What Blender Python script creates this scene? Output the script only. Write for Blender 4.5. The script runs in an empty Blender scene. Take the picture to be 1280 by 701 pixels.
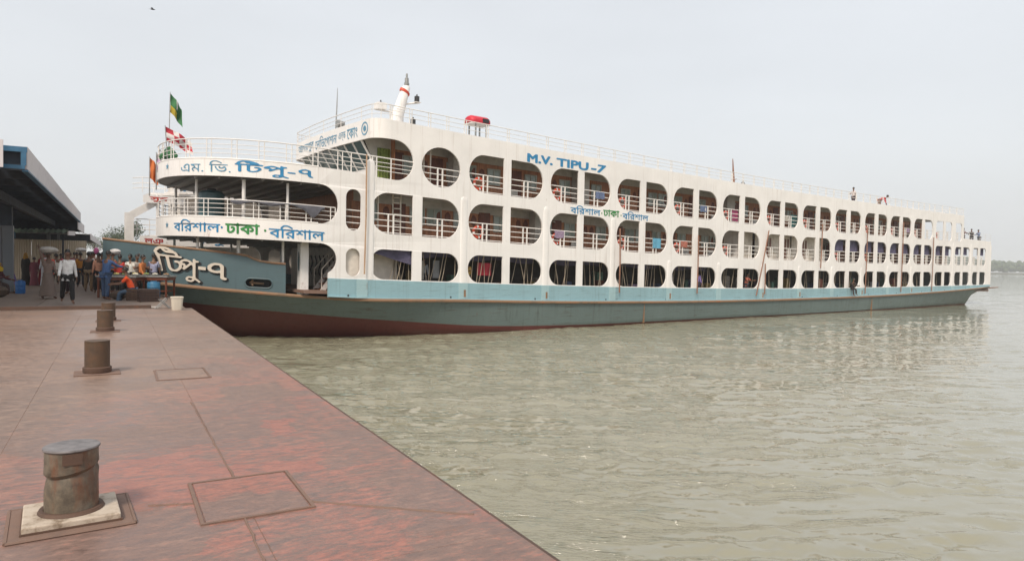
import bpy, bmesh, math, random
import numpy as np
from mathutils import Vector, Matrix
from mathutils.geometry import tessellate_polygon, interpolate_bezier
random.seed(7)
R = math.radians
scene = bpy.context.scene
COL = scene.collection
WATER = -0.3            # water level; the photographer's eye is 3.2 above the ferry's datum
DECK = 1.6              # pontoon deck

# ------------------------------------------------------------------ camera
cam = bpy.data.cameras.new('camera'); cam_o = bpy.data.objects.new('camera', cam); COL.objects.link(cam_o)
cam.sensor_width = 36; cam.lens = 24.0; cam.clip_start = 0.05; cam.clip_end = 30000
_pit, _rol = R(1.497), R(1.05)
_f = Vector((0, math.cos(_pit), -math.sin(_pit))); _r = Vector((1, 0, 0)); _u = _r.cross(_f)
_R = _r * math.cos(_rol) + _u * math.sin(_rol); _U = -_r * math.sin(_rol) + _u * math.cos(_rol)
cam_o.matrix_world = Matrix(((_R.x, _U.x, -_f.x, 0), (_R.y, _U.y, -_f.y, 0), (_R.z, _U.z, -_f.z, 3.2), (0, 0, 0, 1)))
scene.camera = cam_o

# ------------------------------------------------------------------ sky, sun, exposure
SUN_EL, SUN_AZ = 48.0, 196.0        # azimuth clockwise from +Y: behind the photographer
world = bpy.data.worlds.new('World'); scene.world = world; world.use_nodes = True
wn, wl = world.node_tree.nodes, world.node_tree.links
bg = wn['Background']
sky = wn.new('ShaderNodeTexSky'); sky.sky_type = 'NISHITA'; sky.sun_disc = False
sky.sun_elevation = R(SUN_EL); sky.sun_rotation = R(SUN_AZ); sky.dust_density = 6.0; sky.air_density = 1.2; sky.ozone_density = 1.0
mix = wn.new('ShaderNodeMix'); mix.data_type = 'RGBA'; mix.inputs['Factor'].default_value = 0.80
wl.new(sky.outputs['Color'], mix.inputs['A']); mix.inputs['B'].default_value = (6.15, 6.30, 6.46, 1)   # pale overcast veil
cn = wn.new('ShaderNodeTexNoise'); cn.inputs['Scale'].default_value = 1.6; cn.inputs['Detail'].default_value = 5
cm_ = wn.new('ShaderNodeMapping'); cm_.inputs['Scale'].default_value = (1, 1, 3.2); ctc = wn.new('ShaderNodeTexCoord'); wl.new(ctc.outputs['Generated'], cm_.inputs[0]); wl.new(cm_.outputs[0], cn.inputs['Vector'])
cr = wn.new('ShaderNodeMapRange'); cr.inputs['From Min'].default_value = 0.3; cr.inputs['From Max'].default_value = 0.7; cr.inputs['To Min'].default_value = 0.93; cr.inputs['To Max'].default_value = 1.05; wl.new(cn.outputs['Fac'], cr.inputs['Value'])
mul = wn.new('ShaderNodeMix'); mul.data_type = 'RGBA'; mul.blend_type = 'MULTIPLY'; mul.inputs['Factor'].default_value = 1.0
wl.new(mix.outputs['Result'], mul.inputs['A']); wl.new(cr.outputs['Result'], mul.inputs['B']); wl.new(mul.outputs['Result'], bg.inputs['Color']); bg.inputs['Strength'].default_value = 0.10
sun = bpy.data.lights.new('sun', 'SUN'); sun.energy = 2.1; sun.angle = R(11); sun.color = (1.0, 0.89, 0.76)
sun_o = bpy.data.objects.new('sun', sun); COL.objects.link(sun_o)
_az = R(SUN_AZ); _sd = Vector((math.sin(_az) * math.cos(R(SUN_EL)), math.cos(_az) * math.cos(R(SUN_EL)), math.sin(R(SUN_EL))))
sun_o.rotation_euler = (-_sd).to_track_quat('-Z', 'Y').to_euler(); sun_o.location = _sd * 60
vs = scene.view_settings; vs.view_transform = 'Standard'; vs.look = 'None'; vs.gamma = 1; vs.use_curve_mapping = False; vs.exposure = 0.55
scene.render.engine = 'CYCLES'; scene.cycles.use_denoising = True
scene.cycles.max_bounces = 8; scene.cycles.volume_bounces = 1; scene.cycles.caustics_reflective = False; scene.cycles.caustics_refractive = False

# ------------------------------------------------------------------ helpers: objects
def tag(o, label=None, cat=None, group=None, kind=None):
    if label: o['label'] = label
    if cat: o['category'] = cat
    if group: o['group'] = group
    if kind: o['kind'] = kind
    return o
def empty(name, loc=(0, 0, 0), rz=0.0, parent=None):
    o = bpy.data.objects.new(name, None); COL.objects.link(o); o.location = loc; o.rotation_euler = (0, 0, rz); o.empty_display_size = 0.1
    if parent: o.parent = parent
    return o
def inst(name, mesh, parent=None, loc=(0, 0, 0), rot=(0, 0, 0), scale=(1, 1, 1), mat=None):
    o = bpy.data.objects.new(name, mesh); COL.objects.link(o); o.location = loc; o.rotation_euler = rot; o.scale = scale
    if parent: o.parent = parent
    if mat is not None and mesh.materials:
        o.material_slots[0].link = 'OBJECT'; o.material_slots[0].material = mat
    return o
class MB:
    """collects shapes, builds one mesh object"""
    def __init__(s): s.v = []; s.f = []; s.m = []
    def add(s, vs_, fs, mi=0):
        b = len(s.v); s.v += [tuple(p) for p in vs_]; s.f += [tuple(i + b for i in f) for f in fs]; s.m += [mi] * len(fs); return s
    def box(s, x0, x1, y0, y1, z0, z1, mi=0, M=None):
        p = [(x0, y0, z0), (x1, y0, z0), (x1, y1, z0), (x0, y1, z0), (x0, y0, z1), (x1, y0, z1), (x1, y1, z1), (x0, y1, z1)]
        if M is not None: p = [M @ Vector(q) for q in p]
        return s.add(p, [(0, 3, 2, 1), (4, 5, 6, 7), (0, 1, 5, 4), (1, 2, 6, 5), (2, 3, 7, 6), (3, 0, 4, 7)], mi)
    def tube(s, pts, r, n=6, mi=0, cap=True, closed=False):
        pts = [Vector(p) for p in pts]; k = len(pts); rs = r if isinstance(r, (list, tuple)) else [r] * k
        vs_ = []; up = None
        for i, p in enumerate(pts):
            if closed: d = pts[(i + 1) % k] - pts[i - 1]
            else: d = pts[min(i + 1, k - 1)] - pts[max(i - 1, 0)]
            if d.length < 1e-9: d = Vector((0, 0, 1))
            d.normalize()
            if up is None: up = Vector((0, 0, 1)) if abs(d.z) < 0.9 else Vector((1, 0, 0))
            a = d.cross(up)
            if a.length < 1e-6: a = d.cross(Vector((0, 1, 0)))
            a.normalize(); b = a.cross(d); up = b
            vs_ += [p + (a * math.cos(2 * math.pi * j / n) + b * math.sin(2 * math.pi * j / n)) * rs[i] for j in range(n)]
        fs = []
        for i in range(k if closed else k - 1):
            i2 = (i + 1) % k
            fs += [(i * n + j, i * n + (j + 1) % n, i2 * n + (j + 1) % n, i2 * n + j) for j in range(n)]
        if cap and not closed: fs += [tuple(range(n))[::-1], tuple((k - 1) * n + j for j in range(n))]
        return s.add(vs_, fs, mi)
    def lathe(s, prof, n=24, c=(0, 0), mi=0, cap=True):
        vs_ = [(c[0] + r * math.cos(2 * math.pi * j / n), c[1] + r * math.sin(2 * math.pi * j / n), z) for r, z in prof for j in range(n)]
        k = len(prof)
        fs = [(i * n + j, i * n + (j + 1) % n, (i + 1) * n + (j + 1) % n, (i + 1) * n + j) for i in range(k - 1) for j in range(n)]
        if cap: fs += [tuple(range(n))[::-1], tuple((k - 1) * n + j for j in range(n))]
        return s.add(vs_, fs, mi)
    def rings(s, rings, closed=True, cap=False, mi=0):
        n = len(rings[0]); vs_ = [p for r in rings for p in r]; fs = []
        for i in range(len(rings) - 1):
            for j in range(n if closed else n - 1):
                fs.append((i * n + j, i * n + (j + 1) % n, (i + 1) * n + (j + 1) % n, (i + 1) * n + j))
        if cap: fs += [tuple(range(n))[::-1], tuple((len(rings) - 1) * n + j for j in range(n))]
        return s.add(vs_, fs, mi)
    def mesh(s, name, mats, smooth=False, fix=True):
        me = bpy.data.meshes.new(name); me.from_pydata(s.v, [], s.f)
        for m in (mats if isinstance(mats, (list, tuple)) else [mats]): me.materials.append(m)
        if any(s.m): me.polygons.foreach_set('material_index', s.m)
        if fix:
            bm = bmesh.new(); bm.from_mesh(me); bmesh.ops.recalc_face_normals(bm, faces=bm.faces); bm.to_mesh(me); bm.free()
        if smooth:
            me.polygons.foreach_set('use_smooth', [True] * len(me.polygons))
            try: me.set_sharp_from_angle(angle=R(40))
            except Exception: pass
        me.update(); return me
    def build(s, name, mats, parent=None, smooth=False, loc=(0, 0, 0), fix=True):
        return inst(name, s.mesh(name, mats, smooth, fix), parent, loc)
def bevel_mesh(me, w, seg=2):
    bm = bmesh.new(); bm.from_mesh(me)
    bmesh.ops.bevel(bm, geom=[e for e in bm.edges if len(e.link_faces) == 2 and e.calc_face_angle(0) > 0.5], offset=w, segments=seg, affect='EDGES', profile=0.5)
    bm.to_mesh(me); bm.free(); return me

# ------------------------------------------------------------------ helpers: materials
def S(hexs):
    h = hexs.lstrip('#'); c = [int(h[i:i + 2], 16) / 255 for i in (0, 2, 4)]
    return tuple(x / 12.92 if x <= 0.04045 else ((x + 0.055) / 1.055) ** 2.4 for x in c) + (1,)
class N:
    def __init__(s, name):
        s.m = bpy.data.materials.new(name); s.m.use_nodes = True; s.t = s.m.node_tree; s.b = s.t.nodes['Principled BSDF']
        s.co = s.t.nodes.new('ShaderNodeTexCoord')
    def coords(s, scale=(1, 1, 1), kind='Object', rot=(0, 0, 0)):
        mp = s.t.nodes.new('ShaderNodeMapping'); mp.inputs['Scale'].default_value = scale; mp.inputs['Rotation'].default_value = rot
        s.t.links.new(s.co.outputs[kind], mp.inputs[0]); return mp.outputs[0]
    def noise(s, scale, vec=None, detail=4, rough=0.55, dist=0.0):
        n = s.t.nodes.new('ShaderNodeTexNoise'); n.inputs['Scale'].default_value = scale; n.inputs['Detail'].default_value = detail
        n.inputs['Roughness'].default_value = rough; n.inputs['Distortion'].default_value = dist
        s.t.links.new(vec if vec is not None else s.co.outputs['Object'], n.inputs['Vector']); return n.outputs['Fac']
    def ramp(s, fac, stops, interp='LINEAR'):
        r = s.t.nodes.new('ShaderNodeValToRGB'); r.color_ramp.interpolation = interp; e = r.color_ramp.elements
        while len(e) < len(stops): e.new(0.5)
        for el, (p, c) in zip(e, stops): el.position = p; el.color = c if isinstance(c, tuple) else (c, c, c, 1)
        s.t.links.new(fac, r.inputs[0]); return r.outputs[0]
    def mixc(s, fac, a, b, mode='MIX'):
        m = s.t.nodes.new('ShaderNodeMix'); m.data_type = 'RGBA'; m.blend_type = mode
        for sock, v in ((m.inputs['Factor'], fac), (m.inputs['A'], a), (m.inputs['B'], b)):
            if hasattr(v, 'node'): s.t.links.new(v, sock)
            else: sock.default_value = v
        return m.outputs['Result']
    def math(s, op, a, b=0.0):
        m = s.t.nodes.new('ShaderNodeMath'); m.operation = op
        for sock, v in zip(m.inputs, (a, b)):
            if hasattr(v, 'node'): s.t.links.new(v, sock)
            else: sock.default_value = v
        return m.outputs[0]
    def sep(s, vec=None):
        x = s.t.nodes.new('ShaderNodeSeparateXYZ'); s.t.links.new(vec if vec is not None else s.co.outputs['Object'], x.inputs[0]); return x.outputs
    def rand(s):
        o = s.t.nodes.new('ShaderNodeObjectInfo'); return o.outputs['Random']
    def bump(s, h, strength=0.3, dist=0.01):
        b = s.t.nodes.new('ShaderNodeBump'); b.inputs['Strength'].default_value = strength; b.inputs['Distance'].default_value = dist
        s.t.links.new(h, b.inputs['Height']); s.t.links.new(b.outputs[0], s.b.inputs['Normal']); return s
    def set(s, color=None, rough=None, metal=None, **k):
        for key, v in (('Base Color', color), ('Roughness', rough), ('Metallic', metal)):
            if v is None: continue
            if hasattr(v, 'node'): s.t.links.new(v, s.b.inputs[key])
            else: s.b.inputs[key].default_value = v
        for key, v in k.items(): s.b.inputs[key.replace('_', ' ')].default_value = v
        return s
def plain(name, col, rough=0.6, var=0.25, scale=3.0, metal=0.0, bump=0.0):
    """painted or dyed surface with a little unevenness in tone"""
    n = N(name); c = col if isinstance(col, tuple) else S(col)
    f = n.noise(scale, detail=5)
    d = tuple(x * (1 - var) for x in c[:3]) + (1,); l = tuple(min(1, x * (1 + var * 0.5)) for x in c[:3]) + (1,)
    n.set(n.ramp(f, [(0.3, d), (0.7, l)]), rough, metal)
    if bump: n.bump(n.noise(scale * 6), bump, 0.01)
    return n.m
def worn(name, col, stain, amount=0.5, streak=True, rough=0.55, scale=1.0):
    """paint with vertical run stains and blotches of rust or dirt"""
    n = N(name); c = S(col) if isinstance(col, str) else col; st = S(stain) if isinstance(stain, str) else stain
    v = n.coords((1.6 * scale, 1.6 * scale, (0.16 if streak else 1.6) * scale))
    f = n.noise(1.6, v, 8, 0.62); g = n.noise(0.35, n.coords((scale, scale, scale)), 3)
    m = n.math('MULTIPLY', n.ramp(f, [(0.70 - 0.2 * amount, 0.0), (0.86 - 0.15 * amount, 1.0)]), n.ramp(g, [(0.35, 0.15), (0.7, 1.0)]))
    fine = n.noise(9, n.coords((scale, scale, scale)), 4)
    base = n.mixc(n.ramp(fine, [(0.3, 0.0), (0.75, 0.12)]), c, tuple(x * 0.7 for x in c[:3]) + (1,))
    n.set(n.mixc(n.math('MULTIPLY', m, amount), base, st), rough)
    n.bump(fine, 0.08, 0.01)
    return n.m
def rusty(name, a='#5a4334', b='#8a4c2c', c='#3b342f', rough=0.75, scale=4.0):
    n = N(name); f = n.noise(scale, None, 8, 0.65); g = n.noise(scale * 0.4, n.coords((1, 1, 0.5)), 4)
    n.set(n.mixc(n.ramp(g, [(0.38, 0.0), (0.62, 1.0)]), n.ramp(f, [(0.3, S(c)), (0.55, S(a)), (0.72, S(b))]), S(a)), rough)
    n.bump(f, 0.4, 0.01); return n.m
def planks_mat(name, col, rough=0.5, scale=1.0):
    n = N(name); c = S(col)
    g = n.noise(3.0 * scale, n.coords((6, 6, 0.5)), 6, 0.6)
    n.set(n.ramp(g, [(0.3, tuple(x * 0.55 for x in c[:3]) + (1,)), (0.7, tuple(x * 1.25 for x in c[:3]) + (1,))]), rough); return n.m
M = {}
def ship_paint(name, col, rust, grime, seam=True, scrape=0.0, streak=0.5, blotch=0.4):
    """painted ship plating: run stains, rust blooms, scuffs, faint plate seams and dents"""
    n = N(name); c = col; dk = lambda k: tuple(x * k for x in c[:3]) + (1,)
    tone = n.noise(0.55, None, 4, 0.6); base = n.ramp(tone, [(0.3, dk(0.90)), (0.7, dk(1.03))])
    st = n.noise(2.2, n.coords((2.4, 2.4, 0.09)), 9, 0.68); area = n.noise(0.30, n.coords((1, 1, 1.6)), 4, 0.6)
    m = n.math('MULTIPLY', n.ramp(st, [(0.54, 0.0), (0.70, 1.0)]), n.ramp(area, [(0.40, 0.1), (0.66, 1.0)]))
    base = n.mixc(n.math('MULTIPLY', m, streak), base, S(grime))
    ru = n.noise(1.5, n.coords((1, 1, 0.55)), 11, 0.74); base = n.mixc(n.math('MULTIPLY', n.ramp(ru, [(0.63, 0.0), (0.72, 1.0)]), blotch), base, S(rust))
    if scrape:
        sc_ = n.noise(2.0, n.coords((0.35, 0.35, 5.0)), 10, 0.75); base = n.mixc(n.math('MULTIPLY', n.ramp(sc_, [(0.55, 0.0), (0.66, 1.0)]), scrape), base, S('#4d4238'))
        sc2 = n.noise(3.0, n.coords((0.3, 0.3, 4.0)), 10, 0.75); base = n.mixc(n.math('MULTIPLY', n.ramp(sc2, [(0.62, 0.0), (0.70, 1.0)]), scrape), base, S(rust))
    fine = n.noise(14, None, 4); dent = n.noise(0.9, None, 3)
    h = n.math('ADD', n.math('MULTIPLY', fine, 0.06), n.math('MULTIPLY', dent, 0.9))
    if seam:
        x = n.sep()[0]; fr = n.math('PINGPONG', x, 0.83); ln = n.ramp(fr, [(0.0, 1.0), (0.016, 0.0)])
        base = n.mixc(n.math('MULTIPLY', ln, 0.25), base, S(grime)); h = n.math('ADD', h, n.math('MULTIPLY', ln, 0.22))
    n.set(base, n.ramp(st, [(0.3, 0.42), (0.7, 0.6)])); n.bump(h, 0.35, 0.03); return n.m
M['white'] = ship_paint('ship_white_paint', (0.85, 0.825, 0.805, 1), '#8a5a40', '#96806c', True, 0.0, 0.48, 0.6)
M['white2'] = plain('rail_white_paint', (0.78, 0.75, 0.72, 1), 0.5, 0.12)
M['cream'] = plain('cream_paint', (0.66, 0.60, 0.53, 1), 0.55, 0.2)
M['blue'] = ship_paint('light_blue_paint', (0.265, 0.425, 0.475, 1), '#7a4f3a', '#5f6a68', True, 0.55, 0.6, 0.85)
M['blue2'] = ship_paint('pale_blue_paint', (0.34, 0.50, 0.535, 1), '#7a4f3a', '#6a6a62', False, 0.3, 0.5, 0.7)
M['bow_blue'] = ship_paint('bow_grey_blue_paint', (0.078, 0.128, 0.146, 1), '#5a4436', '#3c4648', False, 0.25, 0.6, 0.4)
M['hull'] = ship_paint('hull_grey_green_paint', (0.128, 0.172, 0.165, 1), '#6f4c36', '#474a42', True, 0.75, 0.7, 0.85)
M['red'] = ship_paint('red_bottom_paint', (0.115, 0.026, 0.021, 1), '#3a2a22', '#2a1d1a', True, 0.4, 0.6, 0.5)
M['rail_rust'] = rusty('rubbing_rail_rust', '#8f6f55', '#a5653c', '#6b5f50', 0.7, 2.0)
M['pipe_rust'] = rusty('fender_pipe_rust', '#8c6450', '#8f5f48', '#6e5044', 0.7, 3.0)
M['pipe_tan'] = rusty('pipe_tan', '#a58468', '#9a6a4c', '#b9a48e', 0.7, 3.0)
M['wood'] = planks_mat('cabin_wood', '#a8704e')
M['wood_dark'] = planks_mat('door_wood', '#6a3826')
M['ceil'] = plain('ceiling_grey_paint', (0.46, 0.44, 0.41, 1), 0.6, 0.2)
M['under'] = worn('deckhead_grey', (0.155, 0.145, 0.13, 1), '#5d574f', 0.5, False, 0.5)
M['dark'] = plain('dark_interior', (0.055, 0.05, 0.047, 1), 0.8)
M['deckfloor'] = worn('ferry_deck_paint', (0.20, 0.12, 0.09, 1), '#3d342e', 0.6, False, 0.6)
M['lblue'] = plain('lettering_blue', '#2a82b4', 0.5, 0.25, 6)
M['lblue2'] = plain('lettering_faded_blue', '#5f95b3', 0.5, 0.35, 5)
M['lgreen'] = plain('lettering_green', '#2f8440', 0.5, 0.25, 6)
M['lcream'] = worn('letter_cream', (0.62, 0.55, 0.47, 1), '#7a4a34', 0.4, False)
M['black'] = plain('black_paint', (0.02, 0.02, 0.022, 1), 0.6)
M['glass'] = N('window_glass').set((0.03, 0.075, 0.08, 1), 0.08).m
M['pane'] = N('cabin_pane').set((0.27, 0.32, 0.30, 1), 0.12).m
M['frame'] = plain('window_frame_grey', (0.36, 0.37, 0.34, 1), 0.5)
M['rope'] = plain('rope_tan', (0.36, 0.30, 0.23, 1), 0.9)
M['ring'] = plain('ring_orange', (0.62, 0.075, 0.03, 1), 0.5)
M['purple'] = plain('tarp_purple', (0.085, 0.075, 0.135, 1), 0.8, 0.3)
M['curtain'] = plain('curtain_green', (0.17, 0.22, 0.045, 1), 0.9, 0.4, 8)
M['redcloth'] = plain('red_cloth', (0.42, 0.03, 0.05, 1), 0.85, 0.3)
M['teal'] = plain('tank_teal', (0.05, 0.12, 0.135, 1), 0.4, 0.3)
M['steel'] = plain('galvanised_steel', (0.34, 0.34, 0.33, 1), 0.45, 0.25, 5, 0.5)
M['lamp'] = plain('lamp_black', (0.03, 0.03, 0.03, 1), 0.35)
# ------------------------------------------------------------------ water
def build_water():
    ang = np.concatenate([np.radians(np.arange(-180, -58, 6.1)), np.linspace(R(-58), R(58), 740), np.radians(np.arange(64.1, 180, 6.1))])
    rad = [1.2]; 
    while rad[-1] < 230: rad.append(rad[-1] * 1.0046)
    while rad[-1] < 9000: rad.append(rad[-1] * 1.09)
    rad = np.array(rad); na, nr = len(ang), len(rad)
    A, Q = np.meshgrid(ang, rad); X = Q * np.sin(A); Y = Q * np.cos(A)
    rng = np.random.default_rng(4)
    Z = np.zeros_like(X)
    # patches where the breeze ruffles the water, calmer towards the open river on the right
    P = np.zeros_like(X)
    for k in range(10):
        th = rng.uniform(0, math.pi * 2); lam = rng.uniform(9, 30); P += np.sin((X * math.cos(th) + 1.7 * Y * math.sin(th)) * 2 * math.pi / lam + rng.uniform(0, 6.28))
    calm = 1 / (1 + np.exp(-(X - 0.33 * Y - 3.0) / 5.0))
    P2 = np.zeros_like(X)
    for k in range(26):      # cat's-paws: streaky groups of ripples lying across the breeze
        th = R(rng.normal(96, 13)); lam = 0.9 * (7 / 0.9) ** rng.random()
        P2 += np.sin((X * math.cos(th) + Y * math.sin(th)) * 2 * math.pi / lam + 1.1 * np.sin(X * 2 * math.pi / rng.uniform(2.5, 9) + rng.uniform(0, 6.28)) + rng.uniform(0, 6.28)) * (lam / 2.5) ** 0.3
    cat = 1 / (1 + np.exp(-(P2 / 3.6 + 0.12 * P + 0.25 - 1.5 * calm * np.clip(1.25 - Y / 60, 0.2, 1.2)) * 2.2))
    act = 0.30 + 1.15 * cat
    for k in range(110):
        lam = 0.14 * (0.95 / 0.14) ** rng.random() if k > 8 else rng.uniform(2.5, 6)
        th = R(rng.normal(100, 34)); kx, ky = math.cos(th) * 2 * math.pi / lam, math.sin(th) * 2 * math.pi / lam
        amp = (0.0092 if k > 8 else 0.0035) * lam / (2 * math.pi) * (1.25 if lam < 1.2 else 1.0)
        fade = np.clip(lam / (3.2 * 0.0046 * Q) - 0.4, 0, 1) * np.clip((200 - Q) / 120, 0, 1)
        ph = kx * X + ky * Y + rng.uniform(0, 6.28)
        s = np.sin(ph)
        Z += amp * 2.1 * fade * (s + 0.22 * np.cos(2 * ph))
    Z = Z * act + WATER
    v = np.stack([X, Y, Z], -1).reshape(-1, 3)
    i = np.arange(nr - 1)[:, None] * na; j = np.arange(na)[None, :]; j2 = (j + 1) % na
    f = np.stack([i + j, i + j2, i + na + j2, i + na + j], -1).reshape(-1, 4)[:, ::-1]
    me = bpy.data.meshes.new('water'); me.vertices.add(len(v)); me.vertices.foreach_set('co', v.ravel())
    me.loops.add(f.size); me.loops.foreach_set('vertex_index', f.ravel().astype(np.int32))
    me.polygons.add(len(f)); me.polygons.foreach_set('loop_start', np.arange(0, f.size, 4, dtype=np.int32)); me.polygons.foreach_set('loop_total', np.full(len(f), 4, np.int32))
    me.polygons.foreach_set('use_smooth', np.ones(len(f), bool)); me.update(); me.validate()
    n = N('river_water')
    big = n.noise(0.05, None, 3)
    n.set(n.ramp(big, [(0.3, (0.225, 0.210, 0.138, 1)), (0.7, (0.275, 0.266, 0.198, 1))]), 0.035, IOR=1.9)
    # cat's-paws: streaks of fine capillary ripples, thick near the ferry and thinning towards the open river
    x, y = n.sep()[0], n.sep()[1]
    calm = n.ramp(n.math('MULTIPLY', n.math('SUBTRACT', n.math('SUBTRACT', x, n.math('MULTIPLY', y, 0.30)), -2.0), 0.06), [(0.0, 0.0), (1.0, 1.0)])
    sm = n.noise(1.0, n.coords((0.5, 2.1, 1)), 6, 0.62, 0.5); lg = n.noise(0.16, n.coords((0.7, 1.2, 1)), 3)
    near = n.ramp(n.math('MULTIPLY', y, 0.025), [(0.1, 0.0), (0.9, 1.0)])
    thr = n.math('ADD', n.math('ADD', sm, n.math('MULTIPLY', n.math('SUBTRACT', lg, 0.5), 0.5)), n.math('SUBTRACT', n.math('MULTIPLY', near, 0.13), n.math('MULTIPLY', calm, 0.27)))
    mask = n.ramp(thr, [(0.49, 0.0), (0.575, 1.0)])
    cap = n.noise(5.0, n.coords((0.8, 1.9, 1)), 3, 0.6); soft = n.noise(1.1, n.coords((0.6, 1.5, 1)), 4, 0.5)
    n.bump(n.math('ADD', n.math('MULTIPLY', n.math('MULTIPLY', cap, mask), 0.8), n.math('MULTIPLY', soft, 0.45)), 1.0, 0.06)
    me.materials.append(n.m)
    return tag(inst('water', me), 'broad muddy green river with small wind ripples', None, None, 'structure')
build_water()

# ------------------------------------------------------------------ far bank, tree belts, haze
def far_belt(name, label, x0, x1, y0, y1, h, seed, nn=900, w=60, n_leaf=None):
    """a wooded bank seen from far off: a low mud bank and a mass of crowns"""
    rg = random.Random(seed)
    mb = MB()
    for k in range(nn):
        t = rg.random(); d = rg.random() * w
        cx = x0 + (x1 - x0) * t + rg.gauss(0, 3); cy = y0 + (y1 - y0) * t + d
        hh = h * rg.uniform(0.62, 1.0) * (0.86 + 0.14 * math.sin(t * 23 + seed) + 0.1 * math.sin(t * 61))
        rr = hh * rg.uniform(0.28, 0.5)
        for q in range(5):
            c = Vector((cx + rg.gauss(0, rr * 0.5), cy + rg.gauss(0, rr * 0.5), hh * rg.uniform(0.25, 0.86)))
            r2 = rr * rg.uniform(0.35, 0.7); vs_ = []
            for (a, b) in ((0, 1), (0.9, 0.45), (2.15, 0.45), (3.4, 0.45), (4.6, 0.45), (5.5, 0.45), (0.3, -0.5), (1.5, -0.5), (2.8, -0.5), (4.0, -0.5), (5.2, -0.5)):
                k2 = math.sqrt(max(0, 1 - b * b)) * rg.uniform(0.7, 1.3)
                vs_.append(c + Vector((math.cos(a) * k2, math.sin(a) * k2, b * 0.8)) * r2)
            mb.add(vs_, [(0, i, i % 5 + 1) for i in range(1, 6)] + [(i, 6 + (i - 1), 6 + i % 5) for i in range(1, 6)] + [(i, 6 + i % 5, i % 5 + 1) for i in range(1, 6)])
    n = N(name + '_leaf'); n.set(n.ramp(n.noise(0.06, None, 5), [(0.3, (0.030, 0.052, 0.020, 1)), (0.7, (0.075, 0.105, 0.04, 1))]), 0.8)
    o = mb.build(name, n.m, fix=False)
    return tag(o, label, None, None, 'stuff')
far_belt('far_wood', 'hazy wooded bank along the horizon at the right', 300, 1500, 900, 930, 26, 3, 900, 60)
far_belt('far_bank_wood', 'distant wooded bank hidden behind the ferry', -420, 320, 860, 905, 17, 5, 450, 60)
mbk = MB()
for k in range(24):
    t0, t1 = k / 24, (k + 1) / 24
    xa, xb = -700 + 2400 * t0, -700 + 2400 * t1; ya, yb = 875 + 55 * t0 + 8 * math.sin(k), 875 + 55 * t1 + 8 * math.sin(k + 1)
    mbk.add([(xa, ya - 6, WATER - 0.5), (xb, yb - 6, WATER - 0.5), (xb, yb, 1.0), (xa, ya, 1.0), (xb, yb + 300, 1.5), (xa, ya + 300, 1.5)], [(0, 1, 2, 3), (3, 2, 4, 5)])
tag(mbk.build('far_bank', plain('far_mud', (0.09, 0.085, 0.055, 1), 0.9), fix=False), 'low muddy far bank of the river', None, None, 'structure')
hz = MB().box(-9100, 9100, -9100, 9100, WATER - 1.0 - 2.0, 62)
hz_m = bpy.data.materials.new('haze_air'); hz_m.use_nodes = True
for nd in list(hz_m.node_tree.nodes):
    if nd.type != 'OUTPUT_MATERIAL': hz_m.node_tree.nodes.remove(nd)
_pv = hz_m.node_tree.nodes.new('ShaderNodeVolumePrincipled'); _pv.inputs['Color'].default_value = (0.93, 0.96, 1.0, 1); _pv.inputs['Density'].default_value = 0.00048
_pv.inputs['Anisotropy'].default_value = 0.2
hz_m.node_tree.links.new(_pv.outputs[0], [x for x in hz_m.node_tree.nodes if x.type == 'OUTPUT_MATERIAL'][0].inputs['Volume'])
haze = hz.build('haze', hz_m); tag(haze, 'thin pale river haze filling the air', None, None, 'stuff')
# ------------------------------------------------------------------ the ferry (local x runs from bow to stern, y inboard from the near side, z up)
FANG = R(52.7)
ferry = empty('passenger_ferry', (-3.4, 32.2, 0), math.pi / 2 - FANG)
tag(ferry, 'long white three-deck passenger ferry with blue lettering and rounded openings', 'ferry')
BEAM = 10.4; CY = BEAM / 2
def sh(u): return 0.76 * ((38 - u) / 43) ** 2 if u < 38 else 0.12 * ((u - 38) / 31) ** 2
def Z(u, z): return z + sh(u)
NE, AE, UE = 2.2, 6.05, -5.0
def ypl(u):
    if u >= UE: return 0.0
    t = min(1.0, (UE - u) / AE); return CY - CY * (1 - t ** NE) ** (1 / NE)
def bow_arc(u_start=-5.95, n=96):
    """plan points of the rounded deck front, near side to far side"""
    out = []
    for i in range(n + 1):
        th = math.pi * i / n; c, s_ = math.cos(th), math.sin(th)
        u = UE - AE * abs(s_) ** (2 / NE); y = CY - CY * math.copysign(abs(c) ** (2 / NE), c)
        if u <= u_start: out.append((u, y))
    e = ypl(u_start); return [(u_start, e)] + out + [(u_start, BEAM - e)]
def offs(pts, d):
    """offset an open plan polyline to its inner side (towards the ferry's middle)"""
    out = []
    for i, p in enumerate(pts):
        a = pts[max(i - 1, 0)]; b = pts[min(i + 1, len(pts) - 1)]
        tx, ty = b[0] - a[0], b[1] - a[1]; l = math.hypot(tx, ty) or 1
        out.append((p[0] + ty / l * d, p[1] - tx / l * d))
    return out
def band(pts, z0, z1, th, sheer=True):
    """upright band following plan points, thickness th inwards"""
    mb = MB(); q = offs(pts, th); rg = []
    for (a, b) in zip(pts, q):
        s0 = sh(a[0]) if sheer else 0
        rg.append([(a[0], a[1], z0 + s0), (a[0], a[1], z1 + s0), (b[0], b[1], z1 + s0), (b[0], b[1], z0 + s0)])
    return mb.rings(rg, True, True)
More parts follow.
